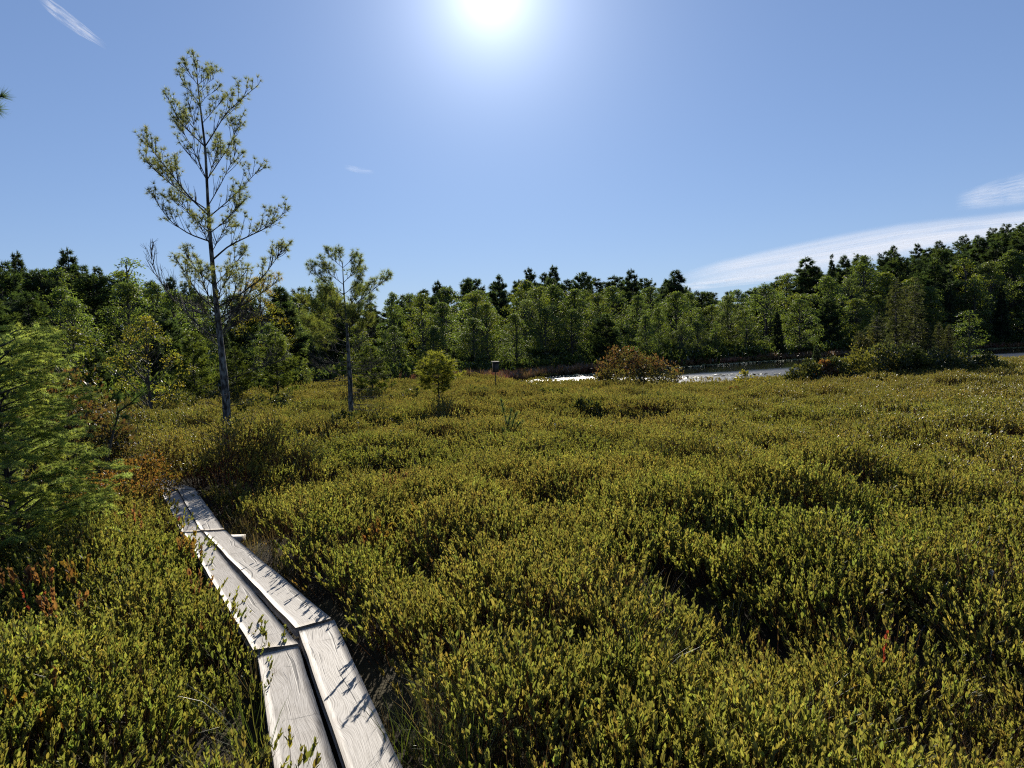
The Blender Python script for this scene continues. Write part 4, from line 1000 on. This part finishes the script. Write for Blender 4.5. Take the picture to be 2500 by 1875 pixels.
sp = Pine('bog_pine', 15.6, [(858, 1040), (857, 1000), (854, 915), (849, 846), (847, 800), (841, 732), (838, 686), (837, 656), (836, 640)], [.064, .058, .05, .043, .035, .026, .018, .012, .007],
          'second bog pine, half the height, with many bare lower twigs, standing mid-bog', 'tree', 8, M_LICHEN)
OLV = ((.075, .08, .022), (.06, .07, .022), (.09, .088, .022))
for pts, dep, r0, lv in (
 ([(1650, 60), (1725, -10), (1775, -75)], .1, .008, .9), ([(1645, 60), (1540, -30), (1490, -85)], .2, .008, .9), ([(1645, 30), (1600, -60), (1605, -90)], -.3, .007, .9), ([(1655, 220), (1760, 110), (1840, -20)], -.3, .009, .85), ([(1640, 240), (1500, 120), (1390, 10)], .3, .011, .85),
 ([(1660, 350), (1500, 240), (1390, 150), (1310, 60)], -.2, .012, .8), ([(1670, 340), (1790, 240), (1850, 110)], .4, .010, .8), ([(1680, 560), (1800, 430), (1990, 280), (2125, 165)], -.2, .014, .8), ([(1680, 640), (1520, 500), (1410, 350), (1410, 240)], .4, .013, .9),
 ([(1690, 640), (1850, 540), (1950, 400)], .5, .012, .85), ([(1690, 740), (1450, 620), (1260, 480), (1180, 380)], -.3, .015, .85), ([(1690, 860), (1500, 790), (1310, 720), (1200, 600)], .3, .014, .8), ([(1690, 800), (1850, 720), (1960, 620)], -.4, .012, .75),
 ([(1680, 500), (1560, 400), (1480, 300)], -.7, .010, .85), ([(1680, 520), (1780, 380), (1850, 300)], .9, .010, .85), ([(1685, 700), (1600, 560), (1540, 480)], -1.0, .010, .8), ([(1690, 760), (1760, 640), (1800, 520)], -.9, .010, .8), ([(1690, 900), (1560, 860), (1360, 840)], -.5, .011, .7),
 ([(1690, 720), (1720, 600), (1700, 500)], 1.1, .010, .85), ([(1690, 980), (1520, 940), (1370, 850)], .4, .010, .5)):
    sp.branch([mapC(*p) for p in pts], dep, r0, lv, OLV, False, 1.7, .095)
for pts, dep in (([(1710, 960), (1850, 850), (2000, 760)], .2), ([(1700, 1100), (1500, 1070), (1330, 1000)], -.2), ([(1710, 1250), (1550, 1180), (1320, 1100)], .3), ([(1715, 1200), (1880, 1160), (2080, 1060)], -.3)):
    sp.branch([mapC(*p) for p in pts], dep, .008, 0, OLV, True, 1.3)
sp.twigs(.25, 1.5, 30, (.35, .95), -.05)
KINDS['bright_pine'] = [conifer(130, cols=((.17, .17, .035), (.15, .155, .035)), cw=.26, whorls=13, br=7, rise=.5, shape=.5, tuft=.42, tw=.045, ragged=.5, base=.44, dens=5.5, k=11)]
tree('bright_pine', 1066, 17.2, 862, 'small round-headed bright yellow-green pine alone right of the second bog pine', name='bog_pine', wide=1.3)
# the little leaning spruce: a few upswept shoots, bristling with needles all along
b0 = at_d(1246, 1090, 12.6); b0[2] = float(ground(b0[0], b0[1])); o = empty('spruce_sapling', b0, 'little dark leaning spruce alone in the open heath', 'tree'); sm, nm = MB(), MB(); rs = np.random.default_rng(77); P_, D_ = [], []
for pts in ([(1246, 1110, 0), (1244, 1062, 0), (1234, 1020, .02), (1223, 976, .04)], [(1245, 1070, 0), (1262, 1040, -.05), (1275, 1028, -.1)], [(1244, 1062, 0), (1256, 1020, .1), (1262, 1008, .12)], [(1246, 1082, 0), (1232, 1060, -.08), (1226, 1046, -.12)],
            [(1246, 1090, 0), (1266, 1068, .1), (1280, 1058, .15)], [(1240, 1040, 0), (1246, 1012, -.06), (1248, 1000, -.08)], [(1246, 1095, 0), (1240, 1075, .15), (1252, 1050, .2)], [(1246, 1100, 0), (1258, 1085, -.15), (1272, 1082, -.2)]):
    ln = smooth_line(np.array([at_d(px, py, 12.6 + dz) for px, py, dz in pts]) - b0, 8); tube(sm, ln, np.linspace(.009, .004, 8), ONE, 5); n = int(np.linalg.norm(ln[-1] - ln[0]) * 110)
    for t in rs.uniform(.08, 1, n): P_.append([np.interp(t, np.linspace(0, 1, 8), ln[:, i_]) for i_ in range(3)]); D_.append(nrm(ln[-1] - ln[0]) * 1.1)
tuft_needles(nm, np.array(P_), np.array(D_), rs, 9, .060, .006, np.array((.050, .078, .042)), 1.0)
link('stem', sm.mesh('stem', M_BARK), o); link('needles', nm.mesh('needles', M_NEEDLE), o)

# ------------------------------------------------------------------ bushes
def bush(seed, w, h, cols, top_cols=None, leaf=.05, lobes=40, per=60, stems=9, depth=1.0, leafw=.55, stem_col=(.7, .6, .55), tmpl=T_CARD):
    rng = np.random.default_rng(seed); st = MB(); fo = MB()
    for k in range(lobes):
        a = rng.uniform(0, 6.283); q = rng.uniform(0, 1) ** .5; zt = rng.uniform(.12, 1)
        rr = w * .5 * q * math.sin(math.pi * min(.95, .25 + .6 * zt)) ** .6
        c = np.array([rr * math.cos(a), rr * math.sin(a) * depth, h * (zt * (1 - .35 * q * q))])
        lr = .17 * min(w, h * 1.2) * rng.uniform(.6, 1.25)
        if k < stems * 2:
            b = np.array([c[0] * .15, c[1] * .15, -.05]); tube(st, smooth_line([b, b * .4 + c * .6 - [0, 0, .1 * h], c], 5), np.linspace(.012 * h + .003, .003, 5), np.array(stem_col), 4, False)
        n = int(per * rng.uniform(.7, 1.3)); u = rdir(rng, n)
        pos = c + u * lr * (rng.uniform(.2, 1, (n, 1)) ** .5) * [1.1, 1.1, .85]
        pal = top_cols if (top_cols is not None and zt > rng.uniform(.6, 1.0)) else cols
        col = np.array(pal)[rng.integers(len(pal), size=n)] * rng.uniform(.7, 1.3, (n, 1))
        s = leaf * rng.uniform(.6, 1.2, n)
        leaves(fo, pos, nrm(u * .5 + rdir(rng, n) * .7 + UP * .5), u + rdir(rng, n) * .8 + UP * .3, s, s * leafw, col, tmpl)
    return st.mesh('stems', M_BARK), fo.mesh('foliage', M_SHRUB)
def put_bush(meshes, px, D, label, name='shrub', cat='shrub', group=None, rz=0.0, sc=1.0, z=None):
    p = at_d(px, hor(px), D); g = float(ground(p[0], p[1])) if z is None else z
    o = empty(name, (p[0], p[1], g), label, cat, group, rz, sc)
    link('stems', meshes[0], o); link('foliage', meshes[1], o)
    return o
RUST = ((.10, .062, .028), (.085, .065, .03), (.12, .05, .025)); RUSTTOP = ((.070, .042, .026), (.082, .045, .028), (.06, .046, .026), (.06, .055, .024)); GREY = ((.06, .062, .028), (.075, .07, .03), (.05, .055, .028))
DKG = ((.028, .040, .018), (.036, .046, .020), (.022, .034, .018)); OLG = ((.06, .068, .02), (.07, .075, .02))
put_bush(bush(501, 2.1, 1.75, GREY, RUSTTOP, .10, 60, 55), 1522, 26.5, 'big russet-topped bush at the near edge of the pond', sc=1.0)
put_bush(bush(502, 2.0, 1.38, GREY, RUSTTOP, .10, 50, 55), 1592, 26.8, 'lower russet bush leaning against the right side of the big pond bush')
put_bush(bush(503, 1.0, .95, ((.09, .085, .03), (.075, .07, .03)), None, .10, 26, 50), 1468, 26.2, 'small tan bush at the left foot of the big russet pond bush')
# the thicket: dark shrubs in a row
for k, (px, D, w, h, pal, lab) in enumerate((
 (1968, 25.6, 1.2, .95, OLG + DKG, 'rounded dark shrub at the left end of the thicket'), (2040, 26, 1.3, .95, DKG + OLG, 'olive shrub second from the left in the thicket'), (2100, 26.5, 1.5, 1.1, OLG, 'brighter olive shrub low in front of the thicket spruces'),
 (2160, 27.2, 1.7, 1.5, DKG + OLG, 'dense dark shrub under the tall thicket spruces'), (2230, 27.8, 1.7, 1.45, DKG, 'blackish shrub in the middle of the thicket'), (2290, 28.3, 1.7, 1.25, DKG, 'dark shrub right of the middle of the thicket'),
 (2345, 28.8, 1.6, 1.0, DKG + OLG, 'dark low shrub under the leaning leafy tree'), (2400, 29.3, 1.5, .75, DKG, 'low dark shrub tapering off the right end of the thicket'), (2125, 29, 1.6, 1.9, GREY + OLG, 'taller grey-green shrub behind the thicket left half'),
 (2010, 25.8, .9, .8, RUST, 'small bronze shrub in the left of the thicket'))):
    put_bush(bush(520 + k, w, h, pal, None, .11, 44, 55), px, D, lab)
# dark low mounds of shrub scattered over the bog
for k, (px, D, w, h, lab) in enumerate((
 (1290, 24, 1.0, .62, 'low dark shrub left of the lone leaning spruce, near the pond tip'), (1350, 22, 1.5, .62, 'long low dark shrub below the pond tip'), (1440, 21, 1.4, .60, 'low dark shrub in front of the big russet bush'), (1600, 17.5, 1.3, .62, 'dark shrub patch in open heath below the right russet bush'),
 (1420, 16, .9, .6, 'small dark shrub in open heath below the big russet bush'), (1000, 21, 1.2, .70, 'dark shrub between the second pine and the round bright pine'), (1130, 21, 1.4, .68, 'dark low shrub right of the round bright pine'), (820, 14.8, .9, .68, 'dark shrub at the foot of the second bog pine'),
 (690, 13.6, 1.1, .66, 'dark shrub in the heath left of the second bog pine'), (700, 21, 1.6, .9, 'dark shrub under the flat-topped stunted pine'), (640, 20, 1.3, .85, 'dark green shrub right of the tall pine trunk'), (930, 15.5, .9, .6, 'low dark shrub right of the second bog pine foot'),
 (520, 23, 1.8, 1.0, 'green shrub at the wood edge left of the tall pine trunk'), (440, 23, 1.4, .95, 'dark shrub at the wood edge beside the yellow maple'), (400, 21, 1.5, 1.0, 'dark shrub beneath the yellow maple'), (1780, 22, 1.4, .55, 'low brown shrub in front of the glittering water'))):
    put_bush(bush(550 + k, w * 1.25, h * .8, DKG + OLG + OLG if k not in (15,) else RUST, None, .085, 30, 50), px, D, lab, 'low_shrub')
put_bush(bush(580, .7, .7, ((.13, .12, .02), (.10, .11, .02)), None, .09, 16, 40), 1815, 26.5, 'small yellow-green shrub against the glittering water')
# foreground left: dark glossy russet bush, red sprays
put_bush(bush(590, 1.5, 1.66, ((.040, .036, .020), (.052, .042, .022), (.036, .042, .018)), ((.065, .045, .022), (.06, .052, .02), (.075, .042, .025), (.05, .052, .02)), .055, 130, 85, 14, leafw=.6), 165, 9.0, 'dark glossy bush with russet upper leaves behind the larch')
put_bush(bush(591, .75, 1.1, ((.065, .050, .022), (.05, .05, .02)), ((.085, .055, .025), (.07, .06, .02)), .052, 44, 50, 8), 235, 9.3, 'russet-leaved bush leaning right beside the dark glossy bush')
put_bush(bush(592, .3, .75, ((.26, .02, .02), (.20, .05, .04), (.12, .06, .03)), None, .045, 9, 26, 5), 232, 8.2, 'thin bush with a few scarlet leaves below the russet bush')
for k, (px, D, w, h, lab) in enumerate(((225, 7.6, .9, .72, 'bronze-leaved low shrub right of the larch'), (290, 8.4, .9, .66, 'bronze-leaved low shrub left of the boardwalk end'), (345, 9.0, .8, .6, 'rusty low shrub right beside the far boardwalk end'))):
    put_bush(bush(594 + k, w, h, ((.085, .065, .022), (.07, .065, .02), (.11, .06, .025)), ((.13, .07, .028), (.10, .075, .025)), .038, 40, 60, 8, leafw=.4, tmpl=T_LEAF), px, D, lab, 'low_shrub')

# sprigs with turned leaves among the near heath
def sprig(seed, cols, n=5, hgt=.3, leaf=.055, wd=.027):
    return clump_mesh(seed, n, 11, .06, hgt, leaf, wd, T_LEAF, cols, .0022, .45, .5, 'sprig', M_SHRUB)
ORG = [(.14, .078, .042), (.125, .078, .036), (.11, .064, .04)]; REDL = [(.15, .03, .025), (.13, .045, .03)]; YO = [(.13, .092, .026), (.12, .088, .026), (.10, .06, .03)]; BRZ = [(.13, .06, .04), (.11, .065, .04)]
for k, (px, py, pal, hz, n, lab) in enumerate((
 (35, 1312, ORG, .38, 5, 'orange-leaved sprig below the larch at the left edge'), (140, 1318, ORG, .36, 5, 'orange-red sprig second from the left edge below the larch'), (50, 1390, BRZ, .36, 8, 'bronze-leaved cluster at the left edge of the near heath'),
 (112, 1385, ORG, .36, 7, 'orange-bronze cluster right of the bronze cluster'), (106, 1442, REDL, .32, 2, 'small scarlet sprig low in the left foreground'), (180, 1375, YO, .38, 6, 'yellow-orange sprig in the left heath'),
 (160, 1452, ORG, .34, 6, 'orange sprig right of the small scarlet sprig'), (325, 1262, BRZ, .34, 7, 'reddish-brown sprig between larch and boardwalk'), (452, 1318, YO, .30, 6, 'orange-yellow sprig hanging over the left planks'),
 (424, 1262, REDL, .28, 2, 'tiny red sprig at the left plank edge'), (470, 1335, ORG, .28, 4, 'orange leaves just below the yellow sprig by the planks'), (125, 1705, YO, .34, 7, 'big yellow-orange sprig low in the left foreground'),
 (506, 1412, ORG, .24, 3, 'orange sprig at the left plank edge halfway along'), (592, 1520, ORG, .2, 2, 'few orange leaves by the joint of the left planks'), (948, 1170, ORG, .42, 5, 'orange sprig in mid heath right of the dark bush'),
 (1042, 1228, YO, .40, 5, 'amber sprig in mid heath, lower of a pair'), (925, 1285, YO, .38, 6, 'pale amber sprig left of centre in the heath'), (1395, 1452, ORG, .36, 4, 'amber sprig in the middle of the near heath'),
 (1108, 1562, REDL, .30, 1, 'tiny red sprig right of the near planks'), (2135, 1582, REDL, .30, 1, 'tiny red sprig in the right foreground'))):
    p = at_z(px, py, hz - .14)
    while quad_dist(p[:1], p[1:2])[0] < .09: p[0] -= .02
    g = float(ground(p[0], p[1])); z = max(g, p[2] - .12)
    me = sprig(600 + k, pal, n) if pal is not REDL else sprig(600 + k, pal, n, .26, .03, .015)
    o = link('sprig', me); o.location = (p[0], p[1], z); o.rotation_euler = (0, 0, k * 1.3); tag(o, lab, 'sprig', 'sprigs with turned leaves')

# ------------------------------------------------------------------ the feathery larch at the left
rng = np.random.default_rng(31)
LD = 6.2
b0 = at_d(8, hor(8), LD); b0[2] = float(ground(b0[0], b0[1]))
lar = empty('larch_tree', b0, 'soft feathery green larch at the left edge in front of the dark glossy bush', 'tree')
tk = MB(); line = smooth_line([[0, 0, -.1], [.02, 0, .5], [-.06, .03, 1.0], [-.1, .05, 1.5], [-.12, .08, 2.0]], 12); tube(tk, line, np.linspace(.035, .008, 12), ONE * .7, 8)
link('trunk', tk.mesh('trunk', M_BARK, True), lar)
bm, nm = MB(), MB()
PP, DD, CC = [], [], []
LCOL = np.array([(.078, .100, .032), (.088, .108, .032), (.070, .092, .034), (.095, .108, .030)])
def brush(ln, dens=120):
    L_ = np.linalg.norm(np.diff(ln, axis=0), axis=1).sum(); n = max(4, int(L_ * dens)); t = rng.uniform(.02, 1, n); u = np.linspace(0, 1, len(ln))
    p = np.stack([np.interp(t, u, ln[:, j]) for j in range(3)], 1); tg = nrm(ln[-1] - ln[0])
    PP.append(p); DD.append(np.tile(tg, (n, 1)) + UP * .35); CC.append(np.tile(LCOL[rng.integers(len(LCOL))] * rng.uniform(.8, 1.25), (n, 1)))
limbs = 104
for k in range(limbs):
    z = .2 + 1.9 * (k + rng.uniform(-.4, .4)) / limbs; z = max(.2, z)
    p0 = np.array([np.interp(z, line[:, 2], line[:, 0]), np.interp(z, line[:, 2], line[:, 1]), z]); a = k * 2.4 + rng.uniform(-.4, .4); o = np.array([math.cos(a), math.sin(a), 0])
    L_ = (1.12 - .32 * z) * rng.uniform(.7, 1.08)
    ln = smooth_line([p0, p0 + o * L_ * .5 + UP * L_ * rng.uniform(.12, .32), p0 + o * L_ + UP * L_ * rng.uniform(.10, .42)], 10)
    tube(bm, ln, np.linspace(.009, .002, 10), ONE * .8, 5, False); brush(ln[3:], 75)
    side = np.cross(o, UP)
    for j in range(int(24 * L_)):
        t = rng.uniform(.18, .97); q = np.array([np.interp(t, np.linspace(0, 1, 10), ln[:, i]) for i in range(3)]); sg = rng.choice([-1, 1])
        d = nrm(o * .75 + side * sg * rng.uniform(.4, 1.0) + UP * rng.uniform(-.15, .4)); l2 = (.12 + .36 * (1 - t)) * rng.uniform(.6, 1.2)
        tw = smooth_line([q, q + d * l2 * .55 + UP * .01, q + d * l2 - UP * l2 * .10], 5); tube(bm, tw, np.linspace(.0028, .0012, 5), ONE * .8, 3, False); brush(tw)
tuft_needles(nm, np.concatenate(PP), np.concatenate(DD), rng, 8, .031, .0036, np.concatenate(CC) * 1.9, 1.5)
bo = link('branches', bm.mesh('branches', M_BARK), lar); link('needles', nm.mesh('needles', M_LARCH), bo)

# young pine right of the dark bush, and the pine twig reaching in at the left edge
def pine_spray(name, root_px, D, stems, label, cat, cols, tl=.11, z0=None, k=34):
    r = np.random.default_rng(len(label)); b = at_d(*root_px, D); o = empty(name, b, label, cat); sm, nm_ = MB(), MB(); P, Dd = [], []
    for pts, rad in stems:
        ln = smooth_line(np.array([at_d(px, py, D + dz) for px, py, dz in pts]) - b, 8); tube(sm, ln, np.linspace(rad, rad * .5, 8), ONE * .8, 6)
        for t in (.62, .74, .84, .93, 1.0): P.append([np.interp(t, np.linspace(0, 1, 8), ln[:, j]) for j in range(3)]); Dd.append(nrm(ln[-1] - ln[-3]) + UP * .2)
    tuft_needles(nm_, np.array(P), np.array(Dd), r, k, tl, .0035, np.array(cols), .75)
    link('stem', sm.mesh('stem', M_BARK), o); link('needles', nm_.mesh('needles', M_NEEDLE), o)
pine_spray('pine_sapling', (262, 1125), 7.6, [([(262, 1125, 0), (276, 1060, .02), (289, 1006, .05)], .012), ([(281, 1040, 0), (292, 1000, .1), (322, 985, .15)], .008), ([(289, 1006, 0), (318, 985, -.1), (346, 960, -.15)], .008), ([(285, 1020, 0), (296, 1014, .1), (304, 1018, .12)], .007), ([(289, 1008, .0), (284, 990, -.05), (288, 975, -.08)], .006)],
           'young pine sapling with three needle plumes between the dark bush and the tall pine', 'tree', (.055, .085, .035))
pine_spray('pine_twig', (-140, 262), 5.0, [([(-140, 262, 0), (-60, 250, .02), (2, 236, .05)], .008), ([(-60, 252, 0), (-30, 262, -.05), (-8, 268, -.1)], .005)], 'pine twig reaching into the sky at the left edge of the photo', 'twig', (.04, .062, .035), .09, k=46)

# ------------------------------------------------------------------ nest box on its pole
def box(mb, c, s, rot=0.0, col=ONE):
    c = np.array(c, float); s = np.array(s, float) / 2; V = np.array([[x, y, z] for x in (-1, 1) for y in (-1, 1) for z in (-1, 1)]) * s
    ca, sa = math.cos(rot), math.sin(rot); V = np.stack([V[:, 0], V[:, 1] * ca - V[:, 2] * sa, V[:, 1] * sa + V[:, 2] * ca], 1) + c
    mb.add(V, [np.array([[0, 1, 3, 2], [4, 6, 7, 5], [0, 4, 5, 1], [2, 3, 7, 6], [0, 2, 6, 4], [1, 5, 7, 3]])], col)
nb = at_d(1207, hor(1207), 28); g = float(ground(nb[0], nb[1])); zt = at_d(1205, 884, 28)[2]
no = empty('nest_box', (nb[0], nb[1], g), 'wooden nest box with a flat lid on a thin pole near the pond tip', 'nest box', rz=.3)
h = zt - g
mb = MB(); tube(mb, [[0, 0, -.3], [0, 0, h * .5], [.01, 0, h - .05]], .016, ONE, 6); link('pole', mb.mesh('pole', M_BARK), no)
mb = MB(); box(mb, (0, -.06, h - .2), (.2, .2, .36)); link('box', mb.mesh('box', M_BARK), no)
mb = MB(); box(mb, (0, -.09, h + .005), (.27, .31, .025), .12); link('lid', mb.mesh('lid', M_BARK), no)

# ------------------------------------------------------------------ dry stalks and cottongrass tufts
def simple_mat(name, col, rough=.7):
    mt, N, L = new_mat(name); o = nd(N, 'ShaderNodeOutputMaterial'); b = nd(N, 'ShaderNodeBsdfPrincipled'); b.inputs['Roughness'].default_value = rough
    tc = nd(N, 'ShaderNodeTexCoord'); n1 = nd(N, 'ShaderNodeTexNoise'); n1.inputs['Scale'].default_value = 60; L.new(tc.outputs['Object'], n1.inputs[0])
    mx = nd(N, 'ShaderNodeMix', data_type='RGBA'); mx.inputs[6].default_value = (*[c * .75 for c in col], 1); mx.inputs[7].default_value = (*col, 1); L.new(n1.outputs[0], mx.inputs[0])
    L.new(mx.outputs[2], b.inputs['Base Color']); L.new(b.outputs[0], o.inputs[0]); return mt
M_STALK = simple_mat('dry_stalk', (.38, .34, .26)); M_FLUFF = simple_mat('cotton_fluff', (.75, .74, .70), .95)
for (x0, y0, x1, y1, D, lab) in ((2240, 1556, 2318, 1412, 4.3, 'long pale dry stalk leaning right in the right foreground'), (2411, 1632, 2425, 1554, 3.9, 'short pale dry stalk upright near the right edge'), (2493, 1500, 2484, 1424, 4.6, 'pale stalk tip at the right edge of the photo')):
    a, b = at_d(x0, y0, D), at_d(x1, y1, D + .1); a = a - (b - a) * .25; mb = MB(); ln = smooth_line([a - a, (b - a) * .5 + np.array([.008, 0, 0]), b - a], 6); tube(mb, ln, np.linspace(.0045, .0025, 6), ONE, 5)
    o = link('dry_stalk', mb.mesh('dry_stalk', M_STALK)); o.location = a; tag(o, lab, 'stalk', 'dry stalks in the heath')
for px, py, D, lab in ((874, 1032, 13.5, 'white cottongrass tuft at the foot of the second pine'), (979, 1053, 12.2, 'white cottongrass tuft in the heath right of the second pine'), (1355, 1036, 12.6, 'white cottongrass tuft in the open heath right of the leaning spruce'),
                       (2420, 1452, 4.6, 'white cottongrass tuft in the right foreground'), (2085, 1035, 13, 'white cottongrass tuft far right in the heath')):
    p = at_d(px, py, D); gz = float(ground(p[0], p[1])); o = empty('cottongrass', (p[0], p[1], gz), lab, 'cottongrass', 'cottongrass tufts'); hh = max(.3, p[2] - gz)
    mb = MB(); tube(mb, [[0, 0, 0], [.01, 0, hh * .6], [0, 0, hh]], .0018, ONE, 4); link('stalk', mb.mesh('stalk', M_STALK), o)
    r = np.random.default_rng(int(px)); mb = MB(); n = 70; u = rdir(r, n); leaves(mb, np.tile([[0, 0, hh]], (n, 1)), u + UP * .3, rdir(r, n), .022 * r.uniform(.6, 1.1, n), .006, ONE, T_CARD); link('head', mb.mesh('head', M_FLUFF), o)

# ------------------------------------------------------------------ high thin clouds
def cloud_mat(seed, dens, stretch, base=0.0):
    mt, N, L = new_mat('cirrus_ice')
    o = nd(N, 'ShaderNodeOutputMaterial'); uv = nd(N, 'ShaderNodeAttribute', attribute_name='tint')   # along, across, edge falloff
    mp = nd(N, 'ShaderNodeMapping'); mp.inputs['Scale'].default_value = (stretch[0], stretch[1], 0); mp.inputs['Location'].default_value = (seed * 3.1, seed * 1.7, seed)
    L.new(uv.outputs['Vector'], mp.inputs[0])
    w = nd(N, 'ShaderNodeTexNoise'); w.inputs['Scale'].default_value = 1.3; w.inputs['Detail'].default_value = 2; L.new(mp.outputs[0], w.inputs[0])
    wv = nd(N, 'ShaderNodeVectorMath', operation='MULTIPLY_ADD'); wv.inputs[1].default_value = (1.2, 1.2, 0); L.new(w.outputs['Color'], wv.inputs[0]); L.new(mp.outputs[0], wv.inputs[2])
    n1 = nd(N, 'ShaderNodeTexNoise'); n1.inputs['Scale'].default_value = 1.0; n1.inputs['Detail'].default_value = 7; n1.inputs['Roughness'].default_value = .58; L.new(wv.outputs[0], n1.inputs[0])
    sx = nd(N, 'ShaderNodeSeparateXYZ'); L.new(uv.outputs['Vector'], sx.inputs[0])
    fb = nd(N, 'ShaderNodeMapRange', interpolation_type='SMOOTHSTEP'); fb.inputs[1].default_value = .34; fb.inputs[2].default_value = .70; fb.inputs[3].default_value = base; L.new(n1.outputs[0], fb.inputs[0])
    pr = nd(N, 'ShaderNodeMath', operation='POWER'); pr.inputs[1].default_value = 1.5; L.new(sx.outputs['Z'], pr.inputs[0])
    al = nd(N, 'ShaderNodeMath', operation='MULTIPLY'); L.new(fb.outputs[0], al.inputs[0]); L.new(pr.outputs[0], al.inputs[1])
    a2_ = nd(N, 'ShaderNodeMath', operation='MULTIPLY'); a2_.inputs[1].default_value = dens; L.new(al.outputs[0], a2_.inputs[0]); al = a2_
    df = nd(N, 'ShaderNodeBsdfDiffuse'); df.inputs[0].default_value = (.95, .95, .95, 1); tr = nd(N, 'ShaderNodeBsdfTranslucent'); tr.inputs[0].default_value = (1, 1, 1, 1)
    m1 = nd(N, 'ShaderNodeMixShader'); m1.inputs[0].default_value = .8; L.new(df.outputs[0], m1.inputs[1]); L.new(tr.outputs[0], m1.inputs[2])
    tp_ = nd(N, 'ShaderNodeBsdfTransparent'); m2 = nd(N, 'ShaderNodeMixShader'); L.new(al.outputs[0], m2.inputs[0]); L.new(tp_.outputs[0], m2.inputs[1]); L.new(m1.outputs[0], m2.inputs[2])
    L.new(m2.outputs[0], o.inputs[0]); return mt
def cloud(pts, alt, label, dens, stretch, seed, thick=25, base=0.0):
    """pts: (column, upper row, lower row) along the streak; laid out on a level layer at the given height"""
    n, mrow = 60, 13; pts = np.array(pts, float); t = np.linspace(0, 1, n); s_ = np.linspace(0, 1, len(pts))
    pu = np.stack([np.interp(t, s_, pts[:, 0]), np.interp(t, s_, pts[:, 1])], 1); pl = np.stack([np.interp(t, s_, pts[:, 3] if pts.shape[1] > 3 else pts[:, 0]), np.interp(t, s_, pts[:, 2])], 1)
    V, C = [], []
    for sgn in (1, -1):
        for i in range(n):
            for j in range(mrow):
                q = j / (mrow - 1); px = pu[i] * (1 - q) + pl[i] * q; p = at_z(px[0], px[1], alt)
                e = (1 - (2 * q - 1) ** 2); en = min(1, 5 * t[i] * 1.0, 5 * (1 - t[i])) if pts[-1, 0] < 2500 and pts[0, 0] > 0 else min(1, 5 * min(t[i], 1.2 - t[i]))
                p[2] += sgn * thick * e; V.append(p); C.append((t[i], q, e ** .9 * max(0, en) ** .7))
    V = np.array(V); c0 = V.mean(0); mb = MB(); F_ = []
    for b, fl in ((0, 1), (n * mrow, -1)):
        idx = b + np.arange(n * mrow).reshape(n, mrow); q = np.stack([idx[:-1, :-1], idx[1:, :-1], idx[1:, 1:], idx[:-1, 1:]], -1).reshape(-1, 4); F_.append(q[:, ::fl])
    mb.add(V - c0, F_, np.array(C)); o = link('cirrus_cloud', mb.mesh('cirrus_cloud', cloud_mat(seed, dens, stretch, base), True)); o.location = c0; tag(o, label, 'cloud', 'thin high clouds')
    o.visible_shadow = True
    return o
cloud([(1640, 672, 700), (1760, 632, 690), (1900, 600, 680), (2050, 568, 665), (2200, 540, 640), (2350, 524, 615), (2500, 508, 600), (2700, 470, 580)], 2200, 'broad white streak of cirrus slanting above the right-hand wooded hill', .62, (3, 8), 1, base=.35)
cloud([(1640, 690, 716), (1750, 676, 704), (1900, 650, 690), (2050, 640, 690)], 2200, 'faint second cirrus streak just over the trees where the broad streak begins', .5, (3, 6), 2)
cloud([(2330, 470, 520), (2420, 440, 512), (2500, 415, 505), (2650, 380, 490)], 2200, 'wispy cirrus patch at the right edge above the broad streak', .34, (3, 8), 3)
cloud([(70, -40, 30, 120), (150, 15, 50, 140), (200, 55, 85, 190), (262, 113, 118, 262)], 2200, 'thin wisp of cirrus in the top left corner of the sky', .42, (3.5, 5), 4)
cloud([(840, 402, 414), (880, 408, 424), (915, 418, 424)], 2200, 'tiny faint cloud shred in the open sky right of the tall pine', .16, (2, 4), 5)
